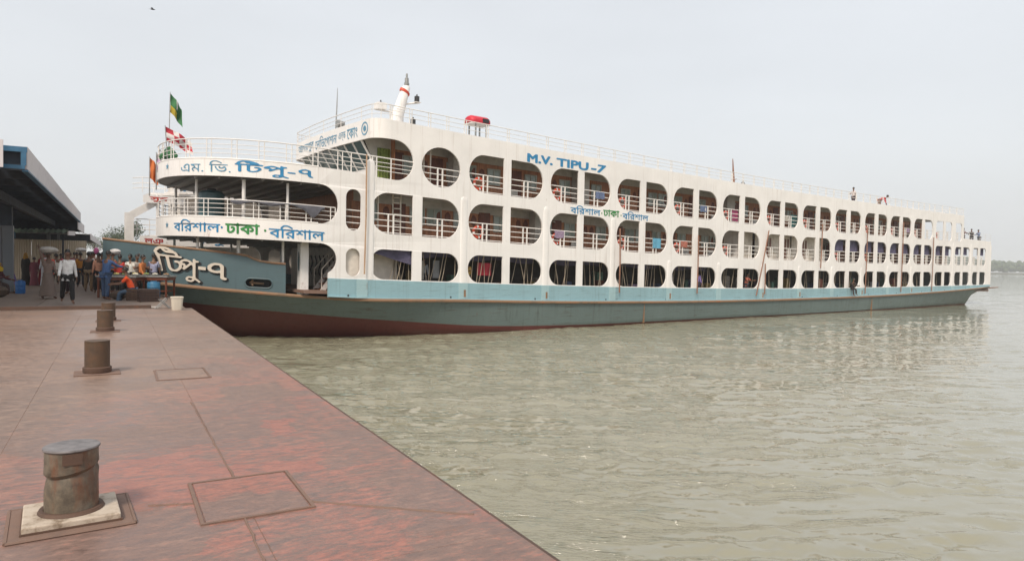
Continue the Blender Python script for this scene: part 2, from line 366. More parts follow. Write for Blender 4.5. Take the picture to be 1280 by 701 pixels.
def panel(mb, outline, holes, ymap, th=0.08, mirror=False, skip=(), sheer=True, mi=0):
    """a plate with openings: outline and holes in (u, z), bent to plan ymap(u)"""
    loops = [outline] + list(holes)
    tri = tessellate_polygon([[Vector((a, b + (sh(a) if sheer else 0), 0)) for a, b in l] for l in loops])
    def pos(a, b, d):
        e = 0.05; ty = (ymap(a + e) - ymap(a - e)) / (2 * e); l = math.hypot(1, ty)
        u_, y_ = a - d * ty / l, ymap(a) + d / l
        return (u_, BEAM - y_ if mirror else y_, b + (sh(a) if sheer else 0))
    flat = [p for l in loops for p in l]; n = len(flat)
    vs_ = [pos(a, b, 0) for a, b in flat] + [pos(a, b, th) for a, b in flat]
    fs = [tuple(t) for t in tri] + [tuple(i + n for i in t)[::-1] for t in tri]
    o = 0
    for l in loops:
        k = len(l)
        for i in range(k):
            j = (i + 1) % k; mid = ((l[i][0] + l[j][0]) / 2, (l[i][1] + l[j][1]) / 2)
            if not any(abs(mid[0] - s_) < 1e-4 and abs(l[i][0] - l[j][0]) < 1e-6 for s_ in skip): fs.append((o + i, o + j, o + j + n, o + i + n))
        o += k
    mb.add(vs_, fs, mi)
def dense(pts, step=0.6):
    out = []
    for i, p in enumerate(pts):
        q = pts[(i + 1) % len(pts)]; d = math.hypot(q[0] - p[0], q[1] - p[1]); k = max(1, int(d / step))
        out += [(p[0] + (q[0] - p[0]) * j / k, p[1] + (q[1] - p[1]) * j / k) for j in range(k)]
    return out
def dleft(u0, u1, z0, z1, r):
    """opening with a rounded left end"""
    p = [(u1, z0), (u1, z1)]
    p += [(u0 + r - r * math.sin(t), z1 - r + r * math.cos(t)) for t in np.linspace(0, math.pi / 2, 9)]
    p += [(u0 + r - r * math.cos(t), z0 + r - r * math.sin(t)) for t in np.linspace(0, math.pi / 2, 9)]
    return p
def dright(u0, u1, z0, z1, r): return [(u0 + u1 - a, b) for a, b in dleft(u0, u1, z0, z1, r)]
BAYS = [(-3.58, -1.49, -1.0, 1.05), (1.56, 3.66, 4.11, 6.22), (6.74, 8.73, 9.17, 11.23), (11.78, 13.72, 14.21, 16.22), (16.73, 18.70, 19.21, 21.17),
        (21.75, 23.66, 24.20, 26.12), (26.86, 28.64, 29.15, 31.04), (31.63, 33.54, 34.08, 35.81), (36.43, 38.26, 38.83, 40.61), (41.30, 43.07, 43.64, 45.36),
        (45.95, 47.76, 48.30, 50.06), (50.66, 52.43, 52.95, 54.74), (55.47, 57.24, 57.70, 59.27), (60.17, 61.75, 62.25, 63.90), (64.80, 66.25, 66.80, 68.43)]
JOINT = [(BAYS[k][3] + BAYS[k + 1][0]) / 2 for k in range(14)] + [69.8]
R3, R2, R1 = (1.66, 3.0), (3.70, 5.53), (6.08, 7.92)
def row_holes(k, rows):
    a, b, c, d = BAYS[k]; out = []
    for (z0, z1) in rows:
        r = (z1 - z0) / 2 - 0.02 if k < 12 else 0.42
        if k >= 6: r = min(r, 0.72)
        out += [dleft(a, b, z0, z1, r), dright(c, d, z0, z1, r)]
    return out
def pill(u0, u1, z0, z1):
    r = (u1 - u0) / 2; return [(u0 + r + r * math.cos(t), z1 - r + r * math.sin(t)) for t in np.linspace(0, math.pi, 13)] + [(u0 + r - r * math.cos(t), z0 + r - r * math.sin(t)) for t in np.linspace(0, math.pi, 13)]
BT, TW = 1.62, 8.78        # top of the blue strake, top of the white side
def side_wall(mirror):
    mb = MB()
    arcs = lambda cu, cz, ru, rz, t0, t1, n=14: [(cu + ru * math.cos(t), cz + rz * math.sin(t)) for t in np.linspace(t0, t1, n)]
    A = [(-5.5, BT), (-5.5, 1.84)] + arcs(-5.85, 2.42, 0.72, 0.66, -1.0, math.pi / 2)[1:] + [(-5.95, 3.08), (-5.95, 3.9)]
    A += arcs(-5.90, 4.725, 0.81, 0.825, -math.pi / 2, math.pi / 2, 18) + [(-5.95, 5.55), (-5.95, 6.25), (-4.6, 6.25), (-3.4, 6.16)]
    A += arcs(-2.42, 7.03, 0.93, 0.90, -math.pi / 2, math.pi / 2, 18) + [(-2.65, 7.93), (-2.65, TW), (JOINT[0], TW), (JOINT[0], BT)]
    circ = [(0.0 + 1.06 * math.cos(t), 7.0 + 0.93 * math.sin(t)) for t in np.linspace(0, 2 * math.pi, 32, endpoint=False)]
    panel(mb, dense(A), [circ, pill(-4.74, -4.04, 3.72, 5.5), pill(-4.72, -4.06, 1.74, 2.95)] + row_holes(0, (R3, R2)), ypl, 0.08, mirror, (JOINT[0],))
    for k in range(1, 13):
        a, b = JOINT[k - 1], JOINT[k]
        panel(mb, dense([(a, BT), (a, TW), (b, TW), (b, BT)]), row_holes(k, (R3, R2, R1)), ypl, 0.08, mirror, (a, b))
    a = JOINT[12]
    O_ = [(a, BT), (a, TW), (62.2, TW), (62.2, 6.45), (69.8, 6.30), (69.8, BT)]
    panel(mb, dense(O_), row_holes(13, (R3, R2)) + row_holes(14, (R3, R2)) + [dright(60.2, 61.75, R1[0], R1[1], 0.42)], ypl, 0.08, mirror, (a,))
    return mb
side_wall(False).build('side_wall', M['white'], ferry)
side_wall(True).build('side_wall', M['white'], ferry)
# pilasters on the joints between bays: half-round, round-capped
for k, u in [(-1, -3.62)] + list(enumerate(JOINT)):
    top = {-1: 6.9, 0: 5.78, 1: 5.78, 2: 5.6}.get(k, 3.35 if k < 9 else (5.9 if k > 11 else 3.5))
    for y in ((0.0,) if k < 14 else (0.0, BEAM)):
        mb = MB(); rg = []
        r = 0.20
        for z, q in [(BT, 1), (top - 0.2, 1), (top - 0.08, 0.85), (top, 0.25)]:
            rg.append([(u + r * q * math.cos(t), y - 0.03 * q * math.sin(t) * (1 if y == 0 else -1), Z(u, z)) for t in np.linspace(0, math.pi, 9)])
        mb.rings(rg, False); mb.build('pilaster', M['white'], ferry, True)
# deck slabs
def deck_slab(name, us, z0, z1, m, inset=0.07):
    rg = []
    for u in us:
        e = ypl(u) + inset; rg.append([(u, e, Z(u, z0)), (u, BEAM - e, Z(u, z0)), (u, BEAM - e, Z(u, z1)), (u, e, Z(u, z1))])
    return MB().rings(rg, True, True).build(name, m, ferry)
ubow = [UE - AE * 0.9995 * math.sin(t) ** (2 / NE) for t in np.linspace(math.pi / 2, 0.25, 22)]
uaft = list(np.linspace(-4.2, 69.7, 38))
for nm, z0, z1 in (('deck', 3.12, 3.42), ('deck', 5.58, 5.85)):
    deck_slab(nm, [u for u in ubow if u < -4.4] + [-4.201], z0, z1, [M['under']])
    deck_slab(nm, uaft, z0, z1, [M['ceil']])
deck_slab('roof', list(np.linspace(-2.5, 62.1, 33)), 8.22, 8.44, M['ceil'])
MB().rings([[(-3.3, 0.95, Z(-3, 8.24)), (-3.3, 9.45, Z(-3, 8.24)), (-3.3, 9.45, Z(-3, 8.42)), (-3.3, 0.95, Z(-3, 8.42))], [(-2.5, 0.1, Z(-3, 8.24)), (-2.5, 10.3, Z(-3, 8.24)), (-2.5, 10.3, Z(-3, 8.42)), (-2.5, 0.1, Z(-3, 8.42))]], True, True).build('roof', M['ceil'], ferry)
deck_slab('main_deck', list(np.linspace(-6.5, 69.7, 40)), 0.95, 1.08, M['deckfloor'], 0.05)
# beams under the open fore decks
for z in (3.0, 5.44):
    for i in range(9):
        u = -10.2 + i * 0.72; e = ypl(u) + 0.14
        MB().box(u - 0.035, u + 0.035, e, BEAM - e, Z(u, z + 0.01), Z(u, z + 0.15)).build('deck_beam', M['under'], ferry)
# rounded bulwark bands of the fore decks
for z0, z1 in ((3.08, 3.90), (5.55, 6.25)):
    pts = bow_arc(); band(pts, z0, z1, 0.07).build('bulwark_band', M['white'], ferry, True)
    # rounded lip along the top edge
    MB().tube([(u, y, Z(u, z1)) for u, y in offs(pts, 0.03)], 0.045, 6).build('band_lip', M['white2'], ferry, True)
# roof edge band over the wheelhouse with rounded corners
def wheel_pts():
    p = [(-2.65 - 0.8 * math.sin(t), 0.8 - 0.8 * math.cos(t)) for t in np.linspace(0, math.pi / 2, 9)]
    p += [(-3.45 - 0.16 * math.sin(math.pi * (y - 0.8) / 8.8), y) for y in np.linspace(1.4, 9.0, 12)]
    p += [(-2.65 - 0.8 * math.sin(t), BEAM - 0.8 + 0.8 * math.cos(t)) for t in np.linspace(math.pi / 2, 0, 9)]
    return p
WP = wheel_pts()
band(WP, 7.93, 8.80, 0.09).build('roof_band', M['white'], ferry, True)
# stern bulkhead
mb = MB(); mb.box(69.72, 69.86, 0.1, BEAM - 0.1, 1.0, Z(69.8, 3.4)); mb.box(69.72, 69.86, 0.1, BEAM - 0.1, Z(69.8, 5.5), Z(69.8, 6.3)); mb.build('stern_wall', M['white'], ferry)

# ------------------------------------------------------------------ hull
def lerp(tab, x):
    if x <= tab[0][0]: return tab[0][1]
    for (a, p), (b, q) in zip(tab, tab[1:]):
        if x <= b: t = (x - a) / (b - a); return p + (q - p) * t
    return tab[-1][1]
def smooth_lerp(tab):
    xs = np.array([t[0] for t in tab]); ys = np.array([t[1] for t in tab]); g = np.gradient(ys, xs)
    def f(x):
        if x <= xs[0]: return float(ys[0] + g[0] * (x - xs[0]))
        if x >= xs[-1]: return float(ys[-1])
        i = int(np.searchsorted(xs, x)) - 1; i = max(0, i); h = xs[i + 1] - xs[i]; t = (x - xs[i]) / h
        return float((2 * t**3 - 3 * t**2 + 1) * ys[i] + (t**3 - 2 * t**2 + t) * h * g[i] + (-2 * t**3 + 3 * t**2) * ys[i + 1] + (t**3 - t**2) * h * g[i + 1])
    return f
rubz = smooth_lerp([(-13.2, 2.32), (-11.3, 2.08), (-9.4, 1.88), (-7, 1.67), (-4.7, 1.50), (0.5, 1.34), (7.5, 1.12), (15.3, 0.97), (31.5, 0.86), (44.4, 0.92), (58, 1.15), (69.9, 1.50)])
bootz = smooth_lerp([(-13.2, 1.6), (-9, 1.12), (-5.8, 0.78), (-2, 0.43), (2.3, 0.06), (7.6, -0.12), (20, -0.2), (40, -0.23), (69.9, -0.2)])
def hr(u):
    if u < -2: return 5.38 * (1 - ((-2 - u) / 11.25) ** 2)
    if u > 62: return 5.38 - 0.25 * ((u - 62) / 7.9) ** 2
    return 5.38
def hw(u):
    if u < -9.5: return 0.0
    if u < 8: return 5.25 * (1 - ((8 - u) / 17.5) ** 3)
    if u > 38: return 5.25 - 0.75 * ((u - 38) / 28) ** 2
    return 5.25
def zbot(u):
    if u < -9.5: return -0.3 + (rubz(u) - 0.06 + 0.3) * min(1, ((-9.5 - u) / 3.68)) ** 1.15
    if u < -6: return -0.3 - 1.1 * ((u + 9.5) / 3.5) ** 0.6
    if u > 62: return -1.4 + 2.55 * ((u - 62) / 7.9) ** 1.2
    return -1.4
us = [-13.22, -13.0, -12.6, -12.1, -11.5, -10.8, -10.1, -9.6, -9.2, -8.6, -7.9, -7, -6, -5, -4, -3, -2, -1, 0, 1.5, 3, 5, 7, 9, 12, 15, 20, 25, 30, 35, 40, 45, 50, 55, 59, 62, 63.5, 65, 66.5, 68, 69, 69.8]
def half_at(u, z):
    zb, zr = zbot(u), rubz(u)
    if zb > -0.31: return hr(u) * max(0.0, min(1, (z - zb) / max(0.02, zr - zb))) ** 0.72 if u < 0 else 0.6 * hr(u) + 0.4 * hr(u) * min(1, max(0, (z - zb) / max(0.02, zr - zb))) ** 0.6
    if z < WATER: return hw(u) * (max(0.0, z - zb) / (WATER - zb)) ** 0.35 if u < 62 else hw(u) * (0.6 + 0.4 * (max(0.0, z - zb) / (WATER - zb)) ** 0.5)
    return hw(u) + (hr(u) - 0.02 - hw(u)) * (max(0, z - WATER) / (zr - WATER)) ** 0.85
hull = empty('hull', (0, 0, 0), 0, ferry)
mb = MB(); K1, K2 = 6, 6
rowsets = []
for u in us:
    zb, zr = zbot(u), rubz(u); bz = min(max(bootz(u), zb + 0.005), zr - 0.02)
    zs = [zb + (bz - zb) * i / K1 for i in range(K1 + 1)] + [bz + (zr - bz) * i / K2 for i in range(1, K2 + 1)]
    rowsets.append([(u, half_at(u, z), z) for z in zs])
for side in (1, -1):
    base = len(mb.v); nrow = K1 + K2 + 1
    mb.v += [(u, CY - side * h, z) for rs in rowsets for (u, h, z) in rs]
    for i in range(len(us) - 1):
        for j in range(nrow - 1):
            mb.f.append((base + i * nrow + j, base + (i + 1) * nrow + j, base + (i + 1) * nrow + j + 1, base + i * nrow + j + 1)); mb.m.append(1 if j < K1 else 0)
rs = rowsets[-1]; b = len(mb.v)
mb.add([(u, CY - h, z) for u, h, z in rs] + [(u, CY + h, z) for u, h, z in rs[::-1]], [tuple(range(2 * len(rs)))])
# weather deck on top of the hull
b = len(mb.v)
for (u, h, z) in [r[-1] for r in rowsets]: mb.v += [(u, CY - h, z - 0.03), (u, CY + h, z - 0.03)]
for i in range(len(us) - 1): mb.f.append((b + 2 * i, b + 2 * i + 2, b + 2 * i + 3, b + 2 * i + 1)); mb.m.append(2)
shell = mb.build('shell', [M['hull'], M['red'], M['blue2']], hull, True)
for side in (1, -1):    # rubbing rail
    rg = []
    for u in np.concatenate([np.linspace(-13.1, -2, 30), np.linspace(-1, 69.8, 48)]):
        h = hr(u); z = rubz(u); y = lambda d: CY - side * (h + d)
        rg.append([(u, y(-0.04), z - 0.07), (u, y(0.07), z - 0.06), (u, y(0.09), z), (u, y(0.07), z + 0.06), (u, y(-0.04), z + 0.065)])
    MB().rings(rg, True, True).build('rubbing_rail', M['rail_rust'], hull)
# light blue strake between rubbing rail and white side, with paler butts at the joints
for side in (1, -1):
    rg = []; 
    for u in np.linspace(-5.5, 69.8, 76):
        y = -0.02 if side == 1 else BEAM + 0.02; d = 0.1 * side
        zb_ = rubz(u) + 0.04; rg.append([(u, y, zb_), (u, y, Z(u, BT)), (u, y + d, Z(u, BT)), (u, y + d, zb_)])
    MB().rings(rg, True, True).build('blue_strake', M['blue'], ferry)
# narrow pale ledge on top of the rubbing rail
rg = [[(u, -0.14, rubz(u) + 0.068), (u, -0.02, rubz(u) + 0.068), (u, -0.02, rubz(u) + 0.10), (u, -0.14, rubz(u) + 0.10)] for u in np.linspace(-5.5, 69.8, 60)]
MB().rings(rg, True, True).build('ledge', M['blue2'], ferry)
for k, u in enumerate([-3.95] + JOINT[:-1]):
    zb_ = rubz(u) + 0.11; MB().box(u - 0.28, u + 0.24, -0.05, 0.0, zb_, Z(u, BT) - 0.004).build('strake_butt', M['blue2'], ferry)
    if k in (1, 2, 4, 6, 7, 9, 11): MB().box(u + 0.02, u + 0.12, -0.075, -0.05, zb_ + 0.08, zb_ + 0.42).build('fender_lug', M['rail_rust'], ferry)
rg_ = random.Random(3)
for u in np.arange(-4.6, 68, 5.2):      # scuppers
    MB().tube([(u, -0.03, rubz(u) + 0.16), (u, 0.0, rubz(u) + 0.16)], 0.045, 10).build('scupper', M['black'], ferry)
for u in (14.1, 42.6):                  # shell plate butts
    MB().box(u - 0.012, u + 0.012, CY - half_at(u, 0.5) - 0.05, CY - half_at(u, 0.2) + 0.1, -0.25, rubz(u) - 0.09).build('shell_butt', M['rail_rust'], hull)

# bow bulwark with its anchor opening and raised name
BULT = [(-13.15, 3.88), (-11.7, 3.69), (-10.3, 3.53), (-8.65, 3.33), (-8.35, 3.27), (-8.15, 3.16), (-7.9, 3.06), (-7.5, 3.0), (-6.98, 2.96)]
def yhull(u): return CY - max(0.02, hr(min(u, -1)) - 0.08)
for mir in (False, True):
    ztop = lambda u: lerp(BULT, u)
    zlow = lambda u: rubz(u) + 0.06
    def hspan(u):
        if u < -8.25: d = -8.25 - u
        elif u > -7.65: d = u + 7.65
        else: d = 0.0
        h_ = math.sqrt(max(0.0, 0.17 ** 2 - d * d)); c_ = 2.16 - 0.05 * (u + 8.25); return c_ - h_, c_ + h_
    mb = MB()
    def strip(us_, lo, hi, cap=True):
        rg = []
        for u in us_:
            e = 0.05; ty = (yhull(u + e) - yhull(u - e)) / (2 * e); l = math.hypot(1, ty)
            p0 = (u, yhull(u)); p1 = (u - 0.07 * ty / l, yhull(u) + 0.07 / l); fy = (lambda y: BEAM - y) if mir else (lambda y: y)
            rg.append([(p0[0], fy(p0[1]), lo(u)), (p0[0], fy(p0[1]), (lo(u) + hi(u)) / 2), (p0[0], fy(p0[1]), hi(u)), (p1[0], fy(p1[1]), hi(u)), (p1[0], fy(p1[1]), lo(u))])
        mb.rings(rg, True, cap)
    strip(np.linspace(-13.15, -8.42, 30), zlow, ztop); strip(np.linspace(-7.48, -6.98, 6), zlow, ztop)
    hu = np.concatenate([-8.25 - 0.17 * np.cos(np.linspace(0, math.pi / 2, 7)), np.linspace(-8.1, -7.8, 3), -7.65 + 0.17 * np.sin(np.linspace(0, math.pi / 2, 7))])
    strip(hu, zlow, lambda u: hspan(u)[0]); strip(hu, lambda u: hspan(u)[1], ztop)
    bw = mb.build('bow_bulwark', M['bow_blue'], ferry, True)
    mb = MB(); mb.tube([(u, (BEAM - yhull(u) if mir else yhull(u)), z + 0.01) for u, z in BULT], 0.05, 6); mb.build('bulwark_cap', M['rail_rust'] if not mir else M['cream'], bw)
    mb = MB(); y_ = lambda u: (BEAM - yhull(u) - (-0.12) * 0 - 0.1) if mir else yhull(u) + 0.1
    panel(mb, [(-8.5, 1.95), (-8.5, 2.4), (-7.4, 2.4), (-7.4, 1.95)], [], lambda u: yhull(u) + 0.45, 0.03, mir, (), False); mb.build('anchor_pocket', M['black'], bw)
    if not mir:
        ring = [(-7.65 + 0.19 * math.cos(t), 2.13 + 0.19 * math.sin(t)) for t in np.linspace(-math.pi / 2, math.pi / 2, 10)] + [(-8.25 + 0.19 * math.cos(t), 2.16 + 0.19 * math.sin(t)) for t in np.linspace(math.pi / 2, math.pi * 1.5, 10)]
        MB().tube([(u, yhull(u) - 0.01, z) for u, z in ring], 0.03, 6, closed=True).build('pocket_rim', M['bow_blue'], bw)
        an = MB(); an.tube([(-8.2, yhull(-8.2) + 0.3, 2.16), (-7.7, yhull(-7.7) + 0.25, 2.12)], 0.05, 6); an.tube([(-8.1, yhull(-8.1) + 0.2, 2.05), (-8.2, yhull(-8.1) + 0.3, 2.16), (-8.1, yhull(-8.1) + 0.2, 2.27)], 0.04, 6)
        an.build('anchor', M['rail_rust'], bw)

# ------------------------------------------------------------------ lettering: outlines of the glyphs, filled contour by contour
def glyph_loops(text, size=1.0, res=3):
    c = bpy.data.curves.new('lettering_source', 'FONT'); c.body = text; c.size = size
    o = bpy.data.objects.new('lettering_source', c); COL.objects.link(o)
    dg = bpy.context.evaluated_depsgraph_get(); cu = o.evaluated_get(dg).to_curve(dg)
    loops = []
    for sp in cu.splines:
        P = []
        if sp.type == 'BEZIER':
            bp = sp.bezier_points; k = len(bp)
            for i in range(k):
                a, b_ = bp[i], bp[(i + 1) % k]
                straight = (a.handle_right - a.co).length < 1e-5 and (b_.handle_left - b_.co).length < 1e-5
                straight = straight or ((b_.co - a.co).length > 1e-6 and abs((b_.co - a.co).normalized().dot((a.handle_right - a.co).normalized()) - 1) < 1e-4 and abs((b_.co - a.co).normalized().dot((b_.co - b_.handle_left).normalized()) - 1) < 1e-4)
                seg = [a.co] if straight else interpolate_bezier(a.co, a.handle_right, b_.handle_left, b_.co, res + 1)[:-1]
                P += [(p.x, p.y) for p in seg]
        else: P = [(p.co.x, p.co.y) for p in sp.points]
        Q = [p for i, p in enumerate(P) if math.hypot(p[0] - P[i - 1][0], p[1] - P[i - 1][1]) > 1e-5]
        if len(Q) > 2: loops.append(Q)
    o.evaluated_get(dg).to_curve_clear(); bpy.data.objects.remove(o); bpy.data.curves.remove(c)
    return loops
def glyph_field(text, fat, rows=52):
    """non-zero winding mask of the text on a grid, thickened by fat (in em), as a smooth field"""
    loops = glyph_loops(text)
    P = np.array([p for l in loops for p in l]); x0, y0 = P.min(0); x1, y1 = P.max(0)
    h = (y1 - y0) / rows; pad = 5; nx = int((x1 - x0) / h) + 2 * pad + 2; ny = rows + 2 * pad + 2
    X, Y = np.meshgrid(x0 + (np.arange(nx) - pad) * h, y0 + (np.arange(ny) - pad) * h)
    Wn = np.zeros(X.shape, int)
    for l in loops:
        w = np.zeros(X.shape, int)
        for (ax, ay), (bx, by) in zip(l, l[1:] + l[:1]):
            if ay == by: continue
            lo, hi = (ay, by) if ay < by else (by, ay)
            j0 = max(0, int(math.ceil((lo - Y[0, 0]) / h))); j1 = min(ny, int(math.ceil((hi - Y[0, 0]) / h)))
            if j1 <= j0: continue
            cx = ax + (Y[j0:j1] - ay) * (bx - ax) / (by - ay)
            w[j0:j1] += np.where(X[j0:j1] < cx, 1 if by > ay else -1, 0)
        Wn += w
    m = (Wn != 0).astype(float); r_ = fat / h; D = m.copy(); k = int(math.ceil(r_ + 1))
    for dy in range(-k, k + 1):
        for dx in range(-k, k + 1):
            wgt = min(1.0, max(0.0, r_ + 0.5 - math.hypot(dx, dy)))
            if wgt > 0: D = np.maximum(D, np.roll(np.roll(m, dy, 0), dx, 1) * wgt)
    Fd = D.copy()
    for ax_ in (0, 1): Fd = 0.25 * np.roll(Fd, 1, ax_) + 0.5 * Fd + 0.25 * np.roll(Fd, -1, ax_)
    return Fd
def lettering(name, text, mat, place, width, height, parent, fat=0.02, depth=0.0, slant=0.0, rows=44):
    """place(s, t, lift) -> local point for s along, t up (metres); text scaled to width x height"""
    Fd = glyph_field(text, fat, rows); ins = Fd > 0.5
    js, is_ = np.where(ins); i0, i1, j0, j1 = is_.min() - 0.5, is_.max() + 0.5, js.min() - 0.5, js.max() + 0.5
    T_ = lambda x, y: ((x - i0) / (i1 - i0) * width + slant * (y - j0) / (j1 - j0) * height, (y - j0) / (j1 - j0) * height)
    idx = {}; V = []; Fc = []
    def vid(key, x, y):
        if key not in idx: idx[key] = len(V); V.append(T_(x, y))
        return idx[key]
    any_ = ins[:-1, :-1] | ins[1:, :-1] | ins[:-1, 1:] | ins[1:, 1:]
    full = ins[:-1, :-1] & ins[1:, :-1] & ins[:-1, 1:] & ins[1:, 1:]
    for j in range(any_.shape[0]):
        run = None
        for i in range(any_.shape[1] + 1):
            fl = i < any_.shape[1] and full[j, i]
            if fl and run is None: run = i
            if not fl and run is not None:
                lower = [vid(('c', x, j), x, j) for x in range(run, i + 1)]; upper = [vid(('c', x, j + 1), x, j + 1) for x in range(i, run - 1, -1)]
                Fc.append(tuple(lower + upper)); run = None
            if i < any_.shape[1] and any_[j, i] and not fl:
                cs = [(i, j), (i + 1, j), (i + 1, j + 1), (i, j + 1)]; poly = []
                for a_ in range(4):
                    p, q = cs[a_], cs[(a_ + 1) % 4]; fp, fq = Fd[p[1], p[0]], Fd[q[1], q[0]]
                    if fp > 0.5: poly.append(vid(('c',) + p, *p))
                    if (fp > 0.5) != (fq > 0.5):
                        t = (0.5 - fp) / (fq - fp); key = ('e',) + (min(p, q), max(p, q)); poly.append(vid(key, p[0] + (q[0] - p[0]) * t, p[1] + (q[1] - p[1]) * t))
                if len(poly) > 2: Fc.append(tuple(poly))
    mb = MB(); mb.add([place(a_, b_, 0.0) for a_, b_ in V], Fc)
    if depth:
        cnt = {}
        for f_ in Fc:
            for a_, b_ in zip(f_, f_[1:] + f_[:1]): cnt[(a_, b_)] = cnt.get((a_, b_), 0) + 1
        n_ = len(V); mb.v += [place(a_, b_, -depth) for a_, b_ in V]
        for (a_, b_) in cnt:
            if (b_, a_) not in cnt: mb.f.append((a_, a_ + n_, b_ + n_, b_)); mb.m.append(0)
    return mb.build(name, mat, parent, fix=bool(depth))
def on_side(u0, z0, slope=0.0): return lambda s_, t, l: (u0 + s_, -0.012 - l, z0 + t + s_ * slope)
# arc-length map along the rounded fore deck, measured forward from x = -5
_arc = [(UE, 0.0)] + [(UE - AE * math.sin(t) ** (2 / NE), CY - CY * math.cos(t) ** (2 / NE)) for t in np.linspace(0.0, math.pi / 2, 300)][1:]
_len = [0.0]
for a, b in zip(_arc, _arc[1:]): _len.append(_len[-1] + math.hypot(b[0] - a[0], b[1] - a[1]))
def arc_pt(s, out):
    if s <= 0: return (UE - s, -out)
    i = min(len(_len) - 2, max(0, int(np.searchsorted(_len, s)) - 1)); t = (s - _len[i]) / (_len[i + 1] - _len[i])
    a, b = _arc[i], _arc[i + 1]; tx, ty = b[0] - a[0], b[1] - a[1]; l = math.hypot(tx, ty)
    return (a[0] + tx * t - ty / l * out, a[1] + ty * t + tx / l * out)
def s_of_u(u): return float(np.interp(-u, [-a[0] for a in _arc], _len)) if u < UE else UE - u
def on_bow(u_left, z0, rise=0.0):
    sl = s_of_u(u_left)
    def f(s_, t, l):
        u, y = arc_pt(sl - s_, 0.014 + l); return (u, y, Z(u, z0) + t + s_ * rise)
    return f
lettering('name_lettering', 'এম. িভ.', M['lblue2'], on_bow(-10.62, 5.70), 2.35, 0.46, ferry, 0.012)
lettering('name_lettering', 'িটপু-৭', M['lblue'], on_bow(-9.02, 5.63), 3.05, 0.58, ferry, 0.025)
lettering('route_lettering', 'বিরশাল', M['lblue'], on_bow(-10.80, 3.27), 2.45, 0.50, ferry, 0.022)
lettering('route_lettering', '·', M['lblue'], on_bow(-9.46, 3.44), 0.09, 0.09, ferry, 0.02)
lettering('route_lettering', 'ঢাকা', M['lgreen'], on_bow(-9.32, 3.25), 1.36, 0.44, ferry, 0.035)
lettering('route_lettering', '·', M['lgreen'], on_bow(-8.02, 3.40), 0.09, 0.09, ferry, 0.02)
lettering('route_lettering', 'বিরশাল', M['lblue'], on_bow(-7.86, 3.18), 2.25, 0.54, ferry, 0.022)
zt = lambda u, z: Z(u, z)
lettering('name_lettering', 'M.V.', M['lblue'], on_side(5.1, zt(5.1, 7.95), -0.012), 1.75, 0.45, ferry, 0.05)
lettering('name_lettering', 'TIPU', M['lblue'], on_side(7.1, zt(7.1, 7.98), -0.012), 2.35, 0.44, ferry, 0.045)
lettering('name_lettering', '-7', M['lblue'], on_side(9.6, zt(9.6, 8.0), -0.012), 1.10, 0.44, ferry, 0.045, slant=0.25)
for w_, u_, wd, mm in (('বিরশাল', 8.15, 2.30, 'lblue'), ('ঢাকা', 10.65, 1.30, 'lgreen'), ('বিরশাল', 12.2, 2.25, 'lblue')):
    lettering('route_lettering', w_, M[mm], on_side(u_, zt(u_, 5.57 if mm == 'lblue' else 5.62), -0.014), wd, 0.47 if mm == 'lblue' else 0.38, ferry, 0.022 if mm == 'lblue' else 0.03)
for u_ in (10.50, 12.06): lettering('route_lettering', '·', M['lgreen'], on_side(u_, zt(u_, 5.72)), 0.08, 0.08, ferry, 0.02)
def on_wheel(y_left, z0):
    def f(s_, t, l):
        y = y_left - s_; u = float(np.interp(y, [p[1] for p in WP], [p[0] for p in WP])); return (u - 0.014 - l, y, Z(-3.4, z0) + t)
    return f
lettering('company_lettering', 'আগরপুর', M['lblue2'], on_wheel(9.3, 8.08), 2.5, 0.52, ferry, 0.015)
lettering('company_lettering', 'েনিভেগশন', M['lblue2'], on_wheel(6.55, 8.10), 2.75, 0.58, ferry, 0.015)
lettering('company_lettering', 'এন্ড', M['lblue2'], on_wheel(3.6, 8.10), 0.75, 0.42, ferry, 0.012)
lettering('company_lettering', 'েকাং', M['lblue2'], on_wheel(2.7, 8.10), 1.05, 0.50, ferry, 0.015)
mb = MB(); ec = (0.98, 8.40)
for r0_, r1_ in ((0.30, 0.24), (0.13, 0.0)):
    w = [on_wheel(ec[0] + 0, ec[1]) for _ in (0,)][0]; n_ = 24
    vs_ = [w(r0_ * math.cos(2 * math.pi * i / n_), r0_ * math.sin(2 * math.pi * i / n_), 0.002) for i in range(n_)] + [w(r1_ * math.cos(2 * math.pi * i / n_), r1_ * math.sin(2 * math.pi * i / n_), 0.002) for i in range(n_)]
    mb.add(vs_, [(i, (i + 1) % n_, n_ + (i + 1) % n_, n_ + i) for i in range(n_)])
mb.build('round_emblem', M['lblue2'], ferry, fix=False)
for z in (3.38, 5.82):      # small star marks on the front of the bands
    mb = MB(); f = on_bow(-10.98, z); st = []
    for i in range(10):
        r_ = 0.15 if i % 2 == 0 else 0.06; st.append(f(0.2 + r_ * math.sin(i * math.pi / 5), 0.15 + r_ * math.cos(i * math.pi / 5), 0.002))
    mb.add(st, [(i, (i + 1) % 10, 9 if i == 9 else i) for i in range(0)] + [tuple(range(10))]); mb.build('star_mark', M['lblue2'], ferry, fix=False)
